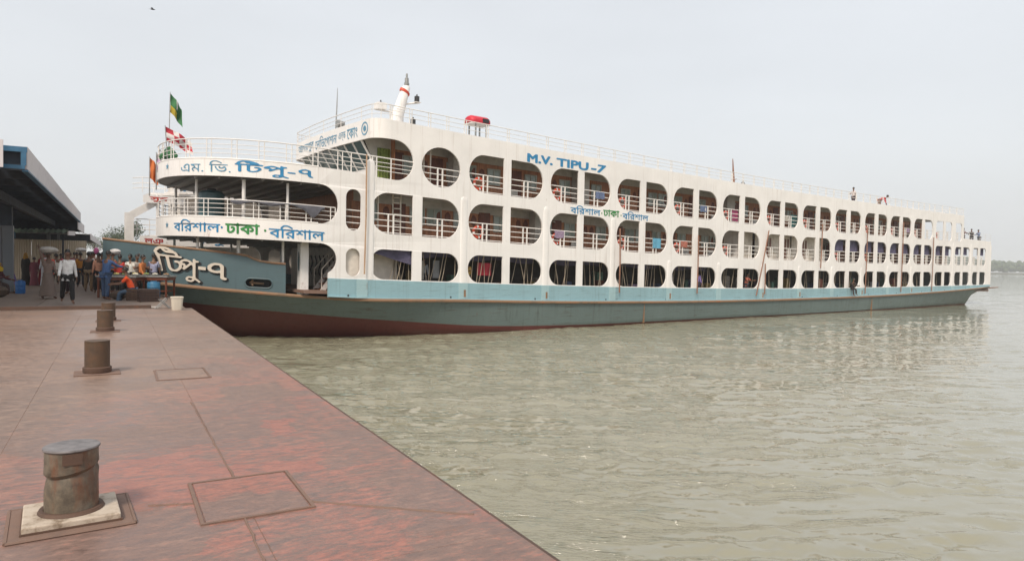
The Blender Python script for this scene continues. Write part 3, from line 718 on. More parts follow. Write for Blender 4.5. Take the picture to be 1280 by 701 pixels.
# raised name on the bow: cream letters standing off the plating, black sides
def on_bul(u_left, z0, drop, off):
    us_ = np.linspace(-13, -6, 200); ys_ = [yhull(x) for x in us_]; L_ = np.concatenate([[0], np.cumsum(np.hypot(np.diff(us_), np.diff(ys_)))])
    s0 = float(np.interp(u_left, us_, L_))
    def f(s_, t, l):
        u = float(np.interp(s0 + s_, L_, us_)); e = 0.05; ty = (yhull(u + e) - yhull(u - e)) / (2 * e); ln = math.hypot(1, ty)
        d = off + l; return (u + d * ty / ln, yhull(u) - d / ln, z0 + t + s_ * drop)
    return f
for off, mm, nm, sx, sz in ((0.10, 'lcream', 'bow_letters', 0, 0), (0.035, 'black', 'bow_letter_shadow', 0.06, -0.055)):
    dp = 0.03 if mm == 'lcream' else 0.02
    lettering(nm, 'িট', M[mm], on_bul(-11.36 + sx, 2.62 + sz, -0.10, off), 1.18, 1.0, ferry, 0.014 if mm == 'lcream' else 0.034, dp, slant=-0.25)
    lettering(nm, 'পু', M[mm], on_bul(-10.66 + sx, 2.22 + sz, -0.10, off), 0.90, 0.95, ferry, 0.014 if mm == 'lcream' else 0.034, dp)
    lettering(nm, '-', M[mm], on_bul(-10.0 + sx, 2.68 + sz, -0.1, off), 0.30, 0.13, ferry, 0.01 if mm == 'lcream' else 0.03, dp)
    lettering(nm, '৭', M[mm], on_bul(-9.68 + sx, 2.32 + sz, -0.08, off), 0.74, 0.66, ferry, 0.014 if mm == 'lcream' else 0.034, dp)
# ------------------------------------------------------------------ ferry: cabins, railings, fittings
def strip_wall(name, mat, u0, u1, y, z0, z1, th=0.06, n=None, parent=None):
    rg = []
    for u in np.linspace(u0, u1, n or max(2, int((u1 - u0) / 2.5) + 1)):
        rg.append([(u, y, Z(u, z0)), (u, y + th, Z(u, z0)), (u, y + th, Z(u, z1)), (u, y, Z(u, z1))])
    return MB().rings(rg, True, True).build(name, mat, parent or ferry)
F2, F3 = 3.42, 5.85       # floors of the two cabin decks
win_mesh = MB(); pane_mesh = MB()
for a, b, c, d in ((-.42, .42, .92, .98), (-.42, .42, 1.72, 1.78), (-.42, -.36, .98, 1.72), (.36, .42, .98, 1.72), (-.03, .03, .98, 1.72)): win_mesh.box(a, b, -.05, 0, c, d)
win_mesh = win_mesh.mesh('window_frame', M['frame']); pane_mesh = MB().box(-.36, .36, -.02, .0, .98, 1.72).mesh('window_pane', M['pane'])
oval_mesh = MB().add([(0.17 * math.cos(t), -.02, 1.42 + 0.27 * math.sin(t)) for t in np.linspace(0, 2 * math.pi, 16, endpoint=False)] + [(0.13 * math.cos(t), -.03, 1.42 + 0.22 * math.sin(t)) for t in np.linspace(0, 2 * math.pi, 16, endpoint=False)], [(i, (i + 1) % 16, 16 + (i + 1) % 16, 16 + i) for i in range(16)] + [tuple(range(16, 32))]).mesh('oval_panel', M['wood_dark'])
door_mesh = MB(); door_mesh.box(-.36, .36, -.04, 0, .06, 1.86); door_mesh.box(-.27, .27, -.055, -.04, .2, .85); door_mesh.box(-.27, .27, -.055, -.04, 1.0, 1.72); door_mesh = door_mesh.mesh('cabin_door', M['wood_dark'])
rail3 = lambda: None
for di, (fl, zt_, ulast) in enumerate(((F2, 5.58, 63.0), (F3, 8.22, 57.2))):
    ust = -3.9 if di == 0 else -1.85
    for y, sgn in ((1.75, 1), (BEAM - 1.75, -1)):
        cw = strip_wall('cabin_wall', M['wood'], ust, ulast, y, fl - 0.02, zt_ - 0.38, 0.06 * sgn)
        strip_wall('cabin_fascia', M['ceil'], ust, ulast, y - 0.03 * sgn, zt_ - 0.38, zt_ + 0.01, 0.09 * sgn)
        if sgn < 0: continue
        u = ust + 1.1; i = 0
        while u < ulast - 1.0:
            z = Z(u, fl)
            if i % 2 == 0:
                inst('window_frame', win_mesh, cw, (u, y - 0.001, z)); inst('window_pane', pane_mesh, cw, (u, y - 0.002, z))
                if (i // 2) % 3 == 1: inst('window_frame', win_mesh, cw, (u + 0.95, y - 0.001, z)); inst('window_pane', pane_mesh, cw, (u + 0.95, y - 0.002, z))
            elif i % 4 == 1: inst('cabin_door', door_mesh, cw, (u + 0.25, y - 0.001, z)); inst('oval_panel', oval_mesh, cw, (u - 0.42, y - 0.001, z))
            else: inst('oval_panel', oval_mesh, cw, (u, y - 0.001, z)); inst('oval_panel', oval_mesh, cw, (u + 0.5, y - 0.001, z))
            u += 1.25; i += 1
    # cross bulkheads closing the cabin block
    for u in (ust, ulast):
        MB().box(u - 0.03, u + 0.03, 1.75 if u > 0 else 1.2, BEAM - 1.75 if u > 0 else BEAM - 1.2, Z(u, fl), Z(u, zt_)).build('cross_bulkhead', M['wood'], ferry)
# lower foredeck house, engine casing and dark hold behind the lower openings
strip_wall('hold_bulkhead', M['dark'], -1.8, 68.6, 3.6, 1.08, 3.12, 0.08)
MB().box(-1.88, -1.8, 0.9, 9.5, Z(-1.8, 1.05), Z(-1.8, 3.12)).build('cross_bulkhead', M['cream'], ferry)
strip_wall('casing_wall', M['cream'], -3.7, -1.95, 0.95, 1.05, 3.12, 0.05)
MB().box(-4.75, -4.03, 0.16, 0.2, Z(-4.4, 1.7), Z(-4.4, 3.0)).build('recess_panel', M['cream'], ferry)
MB().box(-3.74, -3.66, 0.95, 9.5, Z(-3.7, 1.05), Z(-3.7, 3.12)).build('house_front', M['cream'], ferry)
MB().box(-3.80, -3.745, 2.3, 3.1, Z(-3.7, 1.1), Z(-3.7, 2.85)).build('house_door', M['wood_dark'], ferry)
mb = MB()
for i in range(7):      # painted scroll bars on the house front
    y0 = 3.7 + i * 0.55; mb.tube([(-3.76, y0 + 0.12 * math.sin(k * 0.9), Z(-3.7, 1.7) + 0.12 * k) for k in range(9)], 0.035, 5)
mb.build('window_grille', M['black'], ferry); ferry_grille = None
# white box pillar with an oval plate, stair with rails, at the side entrance of the main deck
MB().box(-6.35, -6.0, 0.95, 1.35, rubz(-6) - 0.05, Z(-6, 3.12)).build('entrance_pillar', M['white'], ferry)
MB().add([(-6.36, 1.15 + 0.1 * math.cos(t), Z(-6, 2.3) + 0.42 * math.sin(t)) for t in np.linspace(0, 2 * math.pi, 16, endpoint=False)], [tuple(range(16))]).build('oval_plate', M['bow_blue'], ferry)
for i in range(8):
    MB().box(-5.35 + i * 0.19, -5.13 + i * 0.19, 1.15, 1.95, Z(-5, 1.1) + i * 0.235, Z(-5, 1.14) + i * 0.235).build('stair_tread', M['wood'], ferry)
for y in (1.1, 1.98):
    mb = MB(); mb.box(-5.4, -5.28, y - 0.02, y + 0.02, Z(-5, 1.0), Z(-5, 1.12)); mb.add([(-5.45, y - .02, Z(-5, 1.05)), (-5.2, y - .02, Z(-5, 1.05)), (-3.75, y - .02, Z(-5, 2.92)), (-4.0, y - .02, Z(-5, 2.92)), (-5.45, y + .02, Z(-5, 1.05)), (-5.2, y + .02, Z(-5, 1.05)), (-3.75, y + .02, Z(-5, 2.92)), (-4.0, y + .02, Z(-5, 2.92))], [(0, 1, 2, 3), (7, 6, 5, 4), (0, 4, 5, 1), (1, 5, 6, 2), (2, 6, 7, 3), (3, 7, 4, 0)]); mb.build('stair_stringer', M['white2'], ferry)
    mb = MB()
    for k in range(3): mb.tube([(-5.35 + k * 0.65, y, Z(-5, 1.15) + k * 0.8), (-5.35 + k * 0.65, y, Z(-5, 2.0) + k * 0.8 - 0.06 * k)], 0.022, 6)
    mb.tube([(-5.35, y, Z(-5, 2.0)), (-4.0, y, Z(-5, 3.5))], 0.025, 6); mb.build('stair_rail', M['cream'], ferry)

# railings behind every opening of the cabin decks
def rail_part(u0, u1, y, zb, name='railing', posts=True, hts=(0.08, 0.36, 0.62, 0.90), m='white2', r=0.022):
    mb = MB(); um = (u0 + u1) / 2
    for i, h in enumerate(hts): mb.tube([(u0, y, Z(u0, zb + h)), (um, y, Z(um, zb + h)), (u1, y, Z(u1, zb + h))], r * (1.25 if i == len(hts) - 1 else 1), 5)
    if posts:
        for d in (-0.13, 0.13): mb.box(um + d - 0.03, um + d + 0.03, y - 0.025, y + 0.025, Z(um, zb - 0.25), Z(um, zb + hts[-1]))
    return mb.build(name, M[m], ferry)
for k, (a, b, c, d) in enumerate(BAYS):
    for ri, (z0, z1) in enumerate((R2, R1)):
        if ri == 1 and (k == 0 or k > 12): continue
        for (p, q) in ((a, b), (c, d)): rail_part(p - 0.1, q + 0.1, 0.14, z0 - 0.02)
rail_part(-1.15, 1.15, 0.14, R1[0] - 0.02); rail_part(60.0, 61.9, 0.14, R1[0] - 0.02); rail_part(-4.85, -3.95, 0.14, R2[0], posts=False)
# white posts and ladder seen through the first openings
for u, y, z0, z1 in ((-2.9, 0.7, F2, 5.6), (-2.05, 0.9, F2, 5.6), (-1.7, 0.8, F2, 5.6), (-0.75, 0.6, F3, 8.2), (-0.45, 0.9, F3, 8.2), (-0.2, 0.7, F3, 8.2)):
    MB().tube([(u, y, Z(u, z0)), (u, y, Z(u, z1))], 0.035, 8).build('stanchion', M['cream'], ferry)
mb = MB()
for i in range(8): mb.box(-2.05, -1.7, 0.78, 0.92, Z(-2, F2 + 0.25 + i * 0.25), Z(-2, F2 + 0.29 + i * 0.25))
mb.build('ladder', M['cream'], ferry)
# railings around the open fore decks
def bow_rail(z0, hts, u_start, npost, name):
    pts = offs(bow_arc(u_start, 72), 0.05)
    mid = len(pts) // 2
    L_ = [0.0]
    for a, b in zip(pts, pts[1:]): L_.append(L_[-1] + math.hypot(b[0] - a[0], b[1] - a[1]))
    nseg = npost
    for sgi in range(nseg):
        s0, s1 = L_[-1] * sgi / nseg, L_[-1] * (sgi + 1) / nseg
        P = [(float(np.interp(s_, L_, [p[0] for p in pts])), float(np.interp(s_, L_, [p[1] for p in pts]))) for s_ in np.linspace(s0, s1, 6)]
        mb = MB()
        for i, h in enumerate(hts): mb.tube([(u, y, Z(u, z0 + h)) for u, y in P], 0.026 if i == len(hts) - 1 else 0.014, 6)
        u, y = P[0]; mb.tube([(u, y, Z(u, z0)), (u, y, Z(u, z0 + hts[-1]))], 0.021, 6)
        u, y = P[1]; mb.tube([(u, y, Z(u, z0)), (u, y, Z(u, z0 + hts[-1]))], 0.021, 6)
        mb.build(name, M['white2'] if z0 > 5 else M['white2'], ferry)
bow_rail(6.25, (0.22, 0.40, 0.58, 0.80), -4.9, 17, 'railing')
bow_rail(3.90, (0.18, 0.36, 0.54, 0.72), -5.2, 17, 'railing')
# side railing of the wheelhouse wing
for y in (0.06, BEAM - 0.06):
    mb = MB()
    for i, h in enumerate((0.22, 0.40, 0.58, 0.80)): mb.tube([(-4.9, y, Z(-4.9, 6.25 + h)), (-3, y, Z(-3, 6.25 + h)), (-1.4, y, Z(-1.4, 6.25 + h))], 0.03 if i == 3 else 0.018, 6)
    for u in (-4.5, -3.5, -3.3, -2.6): mb.tube([(u, y, Z(u, 6.1)), (u, y, Z(u, 7.05))], 0.026, 6)
    mb.build('railing', M['white2'], ferry)
# pillars of the fore decks
for z0, z1 in ((F2, 5.5), (1.1, 3.1)):
    for u, y in ((-10.0, 3.2), (-8.6, 1.35), (-7.0, 0.75), (-10.0, 7.2), (-8.6, 9.05), (-7.0, 9.65)):
        if z0 < 2: y = yhull(u) + 0.3 if y < 5 else BEAM - yhull(u) - 0.3
        MB().tube([(u, y, Z(u, z0)), (u, y, Z(u, z1))], 0.075 if u == -8.6 else 0.055, 10).build('pillar', M['white2'], ferry)
# wheelhouse: raked windows, sill wall, side wall with curtain and door
zb_, zt2 = Z(-3, 6.78), Z(-3, 7.96)
wy = np.linspace(1.45, 8.95, 9)
MB().box(-2.72, -2.62, 1.45, 8.95, Z(-3, 5.85), zb_ + 0.02).build('wheelhouse_front', M['white'], ferry)
for i in range(8):
    y0, y1 = wy[i] + 0.05, wy[i + 1] - 0.05
    MB().add([(-2.70, y0, zb_), (-2.70, y1, zb_), (-3.40, y1, zt2), (-3.40, y0, zt2), (-2.66, y0, zb_), (-2.66, y1, zb_), (-3.36, y1, zt2), (-3.36, y0, zt2)], [(0, 1, 2, 3), (7, 6, 5, 4), (0, 4, 5, 1), (1, 5, 6, 2), (2, 6, 7, 3), (3, 7, 4, 0)]).build('wheelhouse_window', M['glass'], ferry)
for y in wy: MB().tube([(-2.66, y, zb_ - 0.02), (-3.42, y, zt2 + 0.02)], 0.055, 6).build('window_mullion', M['white2'], ferry)
MB().tube([(-2.69, 1.45, zb_), (-2.69, 8.95, zb_)], 0.045, 6).build('window_sill', M['white2'], ferry)
for y in (1.5, 8.9):
    MB().add([(-2.64, y, Z(-3, 5.85)), (-1.88, y, Z(-2, 5.85)), (-1.88, y, Z(-2, 8.2)), (-3.34, y, Z(-3, 8.2)), (-2.64, y, zb_)], [(0, 1, 2, 3, 4)]).build('wheelhouse_side', M['ceil'], ferry)
rg = [[(u, 1.44 - 0.03 * math.sin(u * 42), Z(-2, 6.0)), (u, 1.44 - 0.03 * math.sin(u * 42), Z(-2, 7.75))] for u in np.linspace(-2.60, -1.95, 30)]
MB().rings(rg, False).build('curtain', M['curtain'], ferry, True)
inst('cabin_door', door_mesh, ferry, (-1.45, 1.74, Z(-1.4, F3)))
# rails on the roof edge
hts = (0.24, 0.44, 0.66)
for y in (0.05, BEAM - 0.05):
    for k in range(13):
        a = -2.65 if k == 0 else JOINT[k - 1]; b = JOINT[k] if k < 12 else 62.1
        mb = MB()
        for i, h in enumerate(hts): mb.tube([(u, y, Z(u, TW + h)) for u in np.linspace(a, b, 4)], 0.022 if i == 2 else 0.014, 5)
        for u in np.linspace(a, b, 5)[:-1]: mb.box(u - 0.06, u - 0.03, y - 0.015, y + 0.015, Z(u, TW - 0.02), Z(u, TW + 0.66)); mb.box(u + 0.06, u + 0.09, y - 0.015, y + 0.015, Z(u, TW - 0.02), Z(u, TW + 0.66))
        mb.build('roof_railing', M['white2'], ferry)
mb = MB(); fp = offs(WP, 0.05)
for i, h in enumerate(hts): mb.tube([(u, y, Z(-3, TW + h)) for u, y in fp], 0.022 if i == 2 else 0.014, 5)
for u, y in fp[::3]: mb.tube([(u, y, Z(-3, TW)), (u, y, Z(-3, TW + 0.66))], 0.016, 5)
mb.build('roof_railing', M['white2'], ferry)
mb = MB()
for i, h in enumerate(hts): mb.tube([(62.1, 0.05, Z(62, TW + h)), (62.1, BEAM - 0.05, Z(62, TW + h))], 0.02, 5)
for y in np.linspace(0.05, BEAM - 0.05, 9): mb.tube([(62.1, y, Z(62, 8.4)), (62.1, y, Z(62, TW + 0.66))], 0.016, 5)
mb.build('roof_railing', M['white2'], ferry)
# stern deck railing
mb = MB()
for y in (0.06, BEAM - 0.06):
    for h in (0.25, 0.5, 0.75): mb.tube([(62.3, y, Z(65, 6.35 + h)), (69.7, y, Z(69, 6.25 + h))], 0.016, 5)
    for u in np.linspace(62.4, 69.7, 6): mb.tube([(u, y, Z(u, 6.2)), (u, y, Z(u, 7.05))], 0.018, 5)
mb.build('stern_railing', M['white2'], ferry)
# rusty fender pipes hung on the side: (x top, z top, x bottom, z bottom)
for ua, za, ub, zb2 in ((-3.88, 7.05, -3.92, 1.86), (11.9, 5.0, 11.95, 1.3), (19.05, 5.0, 19.05, 1.3), (26.95, 5.75, 25.6, 1.15), (34.2, 6.6, 34.1, 3.2), (41.45, 6.7, 41.35, 1.15), (48.1, 7.4, 48.0, 1.2), (54.6, 6.3, 54.5, 1.2), (26.6, 3.4, 26.62, 1.25)):
    MB().tube([(ua, -0.15, Z(ua, za)), ((ua + ub) / 2 + 0.02, -0.16, (Z(ua, za) + Z(ub, zb2)) / 2), (ub, -0.15, Z(ub, zb2))], 0.04 if ua > 0 else 0.035, 8).build('fender_pipe', M['pipe_rust'] if ua > 0 else M['pipe_tan'], ferry, True)
# slack ropes in the lower openings, tied from deckhead to bulwark
rope_mesh = MB().tube([(0, 0, 0), (0.012, 0, 0.33), (0, 0.01, 0.66), (0, 0, 1)], 0.018, 5).mesh('rope', M['rope'])
rr = random.Random(11)
for k in range(0, 13):
    for (p, q) in ((BAYS[k][0], BAYS[k][1]), (BAYS[k][2], BAYS[k][3])):
        if k == 0 and p < -2: p = -2.2
        nrope = 7 if k < 6 else 4
        for i in range(nrope):
            u = p + (q - p) * (i + rr.uniform(0.1, 0.9)) / nrope; lean = rr.choice((-1, 1, 1)) * rr.uniform(0.05, 0.4); y = rr.uniform(0.25, 0.7)
            inst('rope', rope_mesh, ferry, (u - lean / 2, y, Z(u, 1.60)), (0, math.atan2(lean, 1.5), 0), (1, 1, math.hypot(1.5, lean)))
# tarpaulins and cloth in the lower deck, curtains aft on the middle deck
def cloth(name, mat, u0, u1, y, zt_f, zb_f, folds=30.0, amp=0.05, n=24):
    rg = []
    for i, u in enumerate(np.linspace(u0, u1, n)):
        yy = y + amp * math.sin(u * folds) + amp * 0.5 * math.sin(u * folds * 0.37 + 1); zt_, zb3 = zt_f(u), zb_f(u)
        rg.append([(u, y, zt_), (u, yy, zt_ * 0.5 + zb3 * 0.5), (u, yy + 0.02 * math.sin(u * 9), zb3)])
    return MB().rings(rg, False).build(name, mat, ferry, True)
cloth('tarpaulin', M['purple'], -3.5, -1.4, 0.22, lambda u: Z(u, 3.05), lambda u: Z(u, 2.86 - 0.27 * (u + 3.5) * 0.9), 5, 0.06)
for k in range(0, 5): cloth('tarpaulin', M['purple'], max(BAYS[k][0], -1.2), BAYS[k][3], 0.75, lambda u: Z(u, 3.1), lambda u: Z(u, 2.78 + 0.06 * math.sin(u * 2)), 4, 0.05)
cloth('hanging_cloth', M['redcloth'], 2.5, 3.35, 0.55, lambda u: Z(u, 2.65), lambda u: Z(u, 2.02), 8, 0.03)
cloth('hanging_cloth', plain('sky_blue_cloth', (0.12, 0.36, 0.52, 1), 0.9), 15.0, 15.75, 0.09, lambda u: Z(u, 4.62), lambda u: Z(u, 4.02), 14, 0.02)
cloth('hanging_cloth', plain('pale_cloth', (0.42, 0.4, 0.36, 1), 0.9), -0.75, -0.35, 0.9, lambda u: Z(u, 2.6), lambda u: Z(u, 1.7), 14, 0.02)
cloth('hanging_cloth', plain('grey_cloth', (0.25, 0.26, 0.27, 1), 0.9), 0.15, 0.5, 0.9, lambda u: Z(u, 2.65), lambda u: Z(u, 1.8), 14, 0.02)
cloth('hanging_cloth', plain('teal_cloth', (0.03, 0.12, 0.12, 1), 0.9), 30.3, 31.2, 0.2, lambda u: Z(u, 7.1), lambda u: Z(u, 6.2), 10, 0.04)
cloth('hanging_cloth', plain('magenta_cloth', (0.3, 0.05, 0.13, 1), 0.9), 23.0, 23.7, 0.2, lambda u: Z(u, 7.0), lambda u: Z(u, 6.2), 10, 0.04)
for k in range(8, 15):
    for (p, q) in ((BAYS[k][0], BAYS[k][1]), (BAYS[k][2], BAYS[k][3])):
        if k == 14 and p < 66: continue
        cloth('curtain', M['purple'], p - 0.1, q + 0.1, 0.3, lambda u: Z(u, 5.58), lambda u: Z(u, 4.62 if k < 13 else 4.75), 22, 0.03)
for k in (6, 7):
    strip_wall('screen_wall', M['cream'], BAYS[k][0] - 0.2, BAYS[k][3] + 0.2, 0.75, F2, 5.58, 0.04)
    for (p, q) in ((BAYS[k][0], BAYS[k][1]), (BAYS[k][2], BAYS[k][3])):
        if k == 7 and p > 34: continue
        for i in range(4):
            u = p + 0.55 + (q - p - 0.6) * i / 3.4
            MB().box(u, u + 0.2, 0.72, 0.75, Z(u, 3.9), Z(u, 5.3)).build('screen_slot', M['wood_dark'], ferry)
MB().box(24.3, 24.36, 0.3, 1.7, Z(24, F2), Z(24, 5.58)).build('partition', M['white'], ferry); strip_wall('screen_wall', M['cream'], 24.9, 26.4, 0.8, F2, 5.58)
for u, fl, tp in ((1.9, F3, 8.2), (10.3, F3, 8.2), (7.2, F2, 5.58), (24.4, F3, 8.2)): MB().box(u - 0.5, u + 0.4, 1.2, 1.72, Z(u, fl), Z(u, tp)).build('locker', M['ceil'], ferry)
# stern spar
MB().tube([(68.9, 1.2, 1.22), (73.6, 0.4, 1.42)], [0.09, 0.05], 8).build('stern_spar', M['pipe_rust'], ferry)
# foremost mast: raked tapering tube with platforms, arms and lamps
mast = empty('mast', (-0.95, 3.0, Z(0, 8.44)), 0, ferry); mast.scale = (1.0, 1.0, 1.02)
MB().rings([[(dx + rx * math.cos(t), rx * 0.7 * math.sin(t), z) for t in np.linspace(0, 2 * math.pi, 16, endpoint=False)] for dx, rx, z in ((-.1, .62, 0), (0, .46, .5), (.16, .33, 1.3), (.38, .28, 2.0), (.62, .22, 2.75), (.66, .14, 2.85))], True, True).build('mast_column', M['white'], mast, True)
MB().rings([[(dx + rx * math.cos(t), rx * 0.7 * math.sin(t), z + 0.35 * math.cos(t) * -0.35) for t in np.linspace(0, 2 * math.pi, 16, endpoint=False)] for dx, rx, z in ((.53, .255, 2.46), (.545, .265, 2.5), (.57, .255, 2.58), (.575, .24, 2.6))], True, True).build('orange_band', M['ring'], mast, True)
MB().lathe([(.10, 2.84), (.13, 2.9), (.13, 2.98), (.1, 3.0), (.1, 3.2), (.05, 3.25), (.05, 3.42), (.02, 3.45)], 12, (.66, 0)).build('mast_light', M['steel'], mast)
for dx, dz, lz, s_ in ((-.75, 1.45, .42, -1), (1.25, 2.1, .36, 1), (1.05, .95, .36, 1), (-.95, .55, .25, -1)):
    a = MB(); a.tube([(.2, 0, dz - 0.25 if s_ > 0 else dz), (dx, 0, dz)], .05, 6); a.box(dx - .16, dx + .16, -.16, .16, dz, dz + .03); a.build('mast_arm', M['white2'], mast)
    MB().lathe([(.08, dz + .03), (.13, dz + .06), (.13, dz + .06 + lz * .7), (.04, dz + .06 + lz * .8), (.03, dz + .06 + lz)], 10, (dx, 0)).build('navigation_lamp', M['lamp'], mast)
MB().box(-1.0, -.55, -.25, .25, 1.48, 1.78).build('radar_box', M['white'], mast)
for k, z in enumerate((0.9, 1.55)): MB().tube([(-0.1, -.42, z), (.45, -.42, z + .02)], .025, 6).build('mast_step', M['white2'], mast)
# slim aerial pole and searchlight above the wheelhouse
MB().tube([(-3.1, 5.2, Z(-3, 8.4)), (-3.02, 5.2, Z(-3, 10.2)), (-3.0, 5.2, Z(-3, 11.1))], [0.035, 0.03, 0.012], 6).build('aerial_pole', M['steel'], ferry)
mb = MB(); mb.tube([(-3.0, 4.6, Z(-3, 8.42)), (-3.0, 4.6, Z(-3, 9.05))], .04, 6); mb.tube([(-3.25, 4.6, Z(-3, 9.2)), (-2.9, 4.6, Z(-3, 9.2))], [.2, .15], 12); mb.build('searchlight', M['steel'], ferry)
# aft mast and roof fittings
mb = MB(); am = empty('aft_mast', (30.4, 5.2, Z(30, 8.44)), 0, ferry)
mb.tube([(0, 0, 0), (-.12, 0, 1.6), (-.3, 0, 3.3)], [.14, .1, .03], 8); mb.build('mast_column', M['pipe_rust'], am)
MB().tube([(-.45, 0, 1.6), (.3, 0, 1.75)], .035, 6).build('yard', M['pipe_rust'], am); MB().tube([(-.1, -.35, 1.2), (-.1, .35, 1.2)], .03, 6).build('yard', M['pipe_rust'], am)
mb = MB(); mb.box(30.9, 33.0, 4.6, 5.6, Z(31, 9.5), Z(31, 9.6)); 
for u in (31.1, 32.8): mb.box(u - .05, u + .05, 4.7, 4.8, Z(31, 8.4), Z(31, 9.5)); mb.box(u - .05, u + .05, 5.4, 5.5, Z(31, 8.4), Z(31, 9.5))
mb.build('roof_table', M['wood_dark'], ferry)
MB().lathe([(.25, Z(31, 9.6)), (.3, Z(31, 9.7)), (.12, Z(31, 9.95)), (.05, Z(31, 10.1))], 10, (31.4, 5.1)).build('roof_lamp', M['lamp'], ferry)
mb = MB(); mb.box(40, 43, 4.5, 5.5, Z(41, 8.6), Z(41, 8.9)); mb.box(40.2, 40.4, 4.6, 5.4, Z(41, 8.4), Z(41, 8.6)); mb.box(42.6, 42.8, 4.6, 5.4, Z(41, 8.4), Z(41, 8.6)); mb.build('roof_hatch', M['frame'], ferry)
# dark netting slung along the lower fore railing
rg = []
for i, s_ in enumerate(np.linspace(0.7, 4.4, 40)):
    u, y = arc_pt(s_, 0.03); dr = 0.10 + 0.06 * math.sin(s_ * 5) + (0.42 * math.exp(-((s_ - 1.15) / 0.28) ** 2))
    z1 = Z(u, 4.60); rg.append([(u, y, z1), (u, y - 0.05 - 0.03 * math.sin(s_ * 17), z1 - dr * 0.5), (u, y - 0.02, z1 - dr)])
MB().rings(rg, False).build('rail_cloth', plain('grey_net', (0.10, 0.10, 0.12, 1), 0.9, 0.4), ferry, True)

# ------------------------------------------------------------------ things carried by the ferry
def fpos(u, y, z): return ferry.matrix_basis @ Vector((u, y, z))
FROT = math.pi / 2 - FANG
bpy.context.view_layer.update()
ORD = ['first', 'second', 'third', 'fourth', 'fifth', 'sixth', 'seventh', 'eighth', 'ninth', 'tenth', 'eleventh', 'twelfth', 'thirteenth', 'fourteenth', 'fifteenth']
ring_me = bpy.data.meshes.new('life_ring'); bm = bmesh.new(); vs_ = []
for i in range(20):
    a = 2 * math.pi * i / 20
    for j in range(8): b = 2 * math.pi * j / 8; rr_ = .27 + .075 * math.cos(b); vs_.append(bm.verts.new((rr_ * math.cos(a), .06 * math.sin(b), rr_ * math.sin(a))))
for i in range(20):
    for j in range(8):
        f = bm.faces.new((vs_[i * 8 + j], vs_[i * 8 + (j + 1) % 8], vs_[(i + 1) % 20 * 8 + (j + 1) % 8], vs_[(i + 1) % 20 * 8 + j])); f.smooth = True; f.material_index = 1 if i % 5 == 0 else 0
bmesh.ops.recalc_face_normals(bm, faces=bm.faces); bm.to_mesh(ring_me); bm.free(); ring_me.materials.append(M['ring']); ring_me.materials.append(M['white2'])
for ri, (nm, zr_) in enumerate((('middle', R2[0] + 0.45), ('upper', R1[0] + 0.45))):
    for k in range(1, 13):
        if ri == 0 and k in (6, 7): continue
        if k > 9 and ri == 0: continue
        a, b, c, d = BAYS[k]; u = (a + b) / 2 - 0.32
        o = inst('life_ring', ring_me, None, fpos(u, 0.24, Z(u, zr_)), (0, 0, FROT))
        tag(o, f'orange life ring behind {nm} deck railing, {ORD[k if ri == 0 else k - 1]} paired opening from the bow', 'life ring', 'orange life rings along the ferry railings')
# red covered raft box on legs at the roof edge
raft = empty('life_raft', fpos(3.0, 1.5, Z(3, 8.62)), FROT); tag(raft, 'red rounded life raft canister on legs on the ferry roof', 'life raft')
rg = []
for u, s_ in ((-.62, .55), (-.58, .8), (-.45, 1), (.45, 1), (.58, .8), (.62, .55)): rg.append([(u, .42 * s_ * math.cos(t), 1.2 + .30 * s_ * max(-0.35, math.sin(t)) + 0.02) for t in np.linspace(0, 2 * math.pi, 16, endpoint=False)])
MB().rings(rg, True, True).build('raft_cover', plain('raft_red', (0.55, 0.02, 0.04, 1), 0.5), raft, True)
MB().box(-.58, .58, -.36, .36, 1.07, 1.12).build('raft_tray', M['white2'], raft)
MB().box(.05, .42, -.44, -.40, 1.16, 1.36).build('raft_plate', M['black'], raft)
for u in (-.3, .35):
    for y in (-.3, .3): MB().box(u - .035, u + .035, y - .03, y + .03, 0, 1.07).build('leg', M['steel'], raft)
# teal water tank on the middle fore deck
wt = empty('water_tank', fpos(-9.2, 4.0, Z(-9.2, F2)), FROT); tag(wt, 'dark teal cylindrical water tank on the middle fore deck', 'water tank')
MB().lathe([(.50, .05), (.52, .1), (.52, .55), (.535, .58), (.52, .61), (.52, 1.15), (.535, 1.18), (.52, 1.21), (.52, 1.62), (.42, 1.72), (.2, 1.76)], 24).build('drum', M['teal'], wt, True)
MB().lathe([(.19, 1.76), (.19, 1.82), (.16, 1.84)], 16).build('lid', M['black'], wt, True)
MB().box(-.6, .6, -.6, .6, 0, .05).build('stand', M['wood_dark'], wt)
# flags on the bow
def flag(name, label, base, h, fw, fh, mats, pole_m, lean=0.0, droop=1.0, cells=None):
    e = empty(name, base, FROT); tag(e, label, 'flag')
    MB().tube([(0, 0, 0), (lean, 0, h)], [0.028, 0.016], 6).build('pole', pole_m, e)
    mb = MB(); nx, ny = 10, 8
    for i in range(nx + 1):
        for j in range(ny + 1):
            a, b = i / nx, j / ny
            x = a * fw * (1 - 0.45 * droop) + 0.02; y = 0.16 * math.sin(a * 9 + b * 2) * a + 0.04 * math.sin(b * 7 + a * 4); z = h - b * fh - droop * fw * 0.75 * a * (0.6 + 0.4 * a) - 0.05
            mb.v.append((lean * (z / h) + x, y, z))
    for i in range(nx):
        for j in range(ny):
            mb.f.append((i * (ny + 1) + j, (i + 1) * (ny + 1) + j, (i + 1) * (ny + 1) + j + 1, i * (ny + 1) + j + 1)); mb.m.append(cells(i / nx, j / ny) if cells else 0)
    mb.build('cloth', mats, e, True); return e
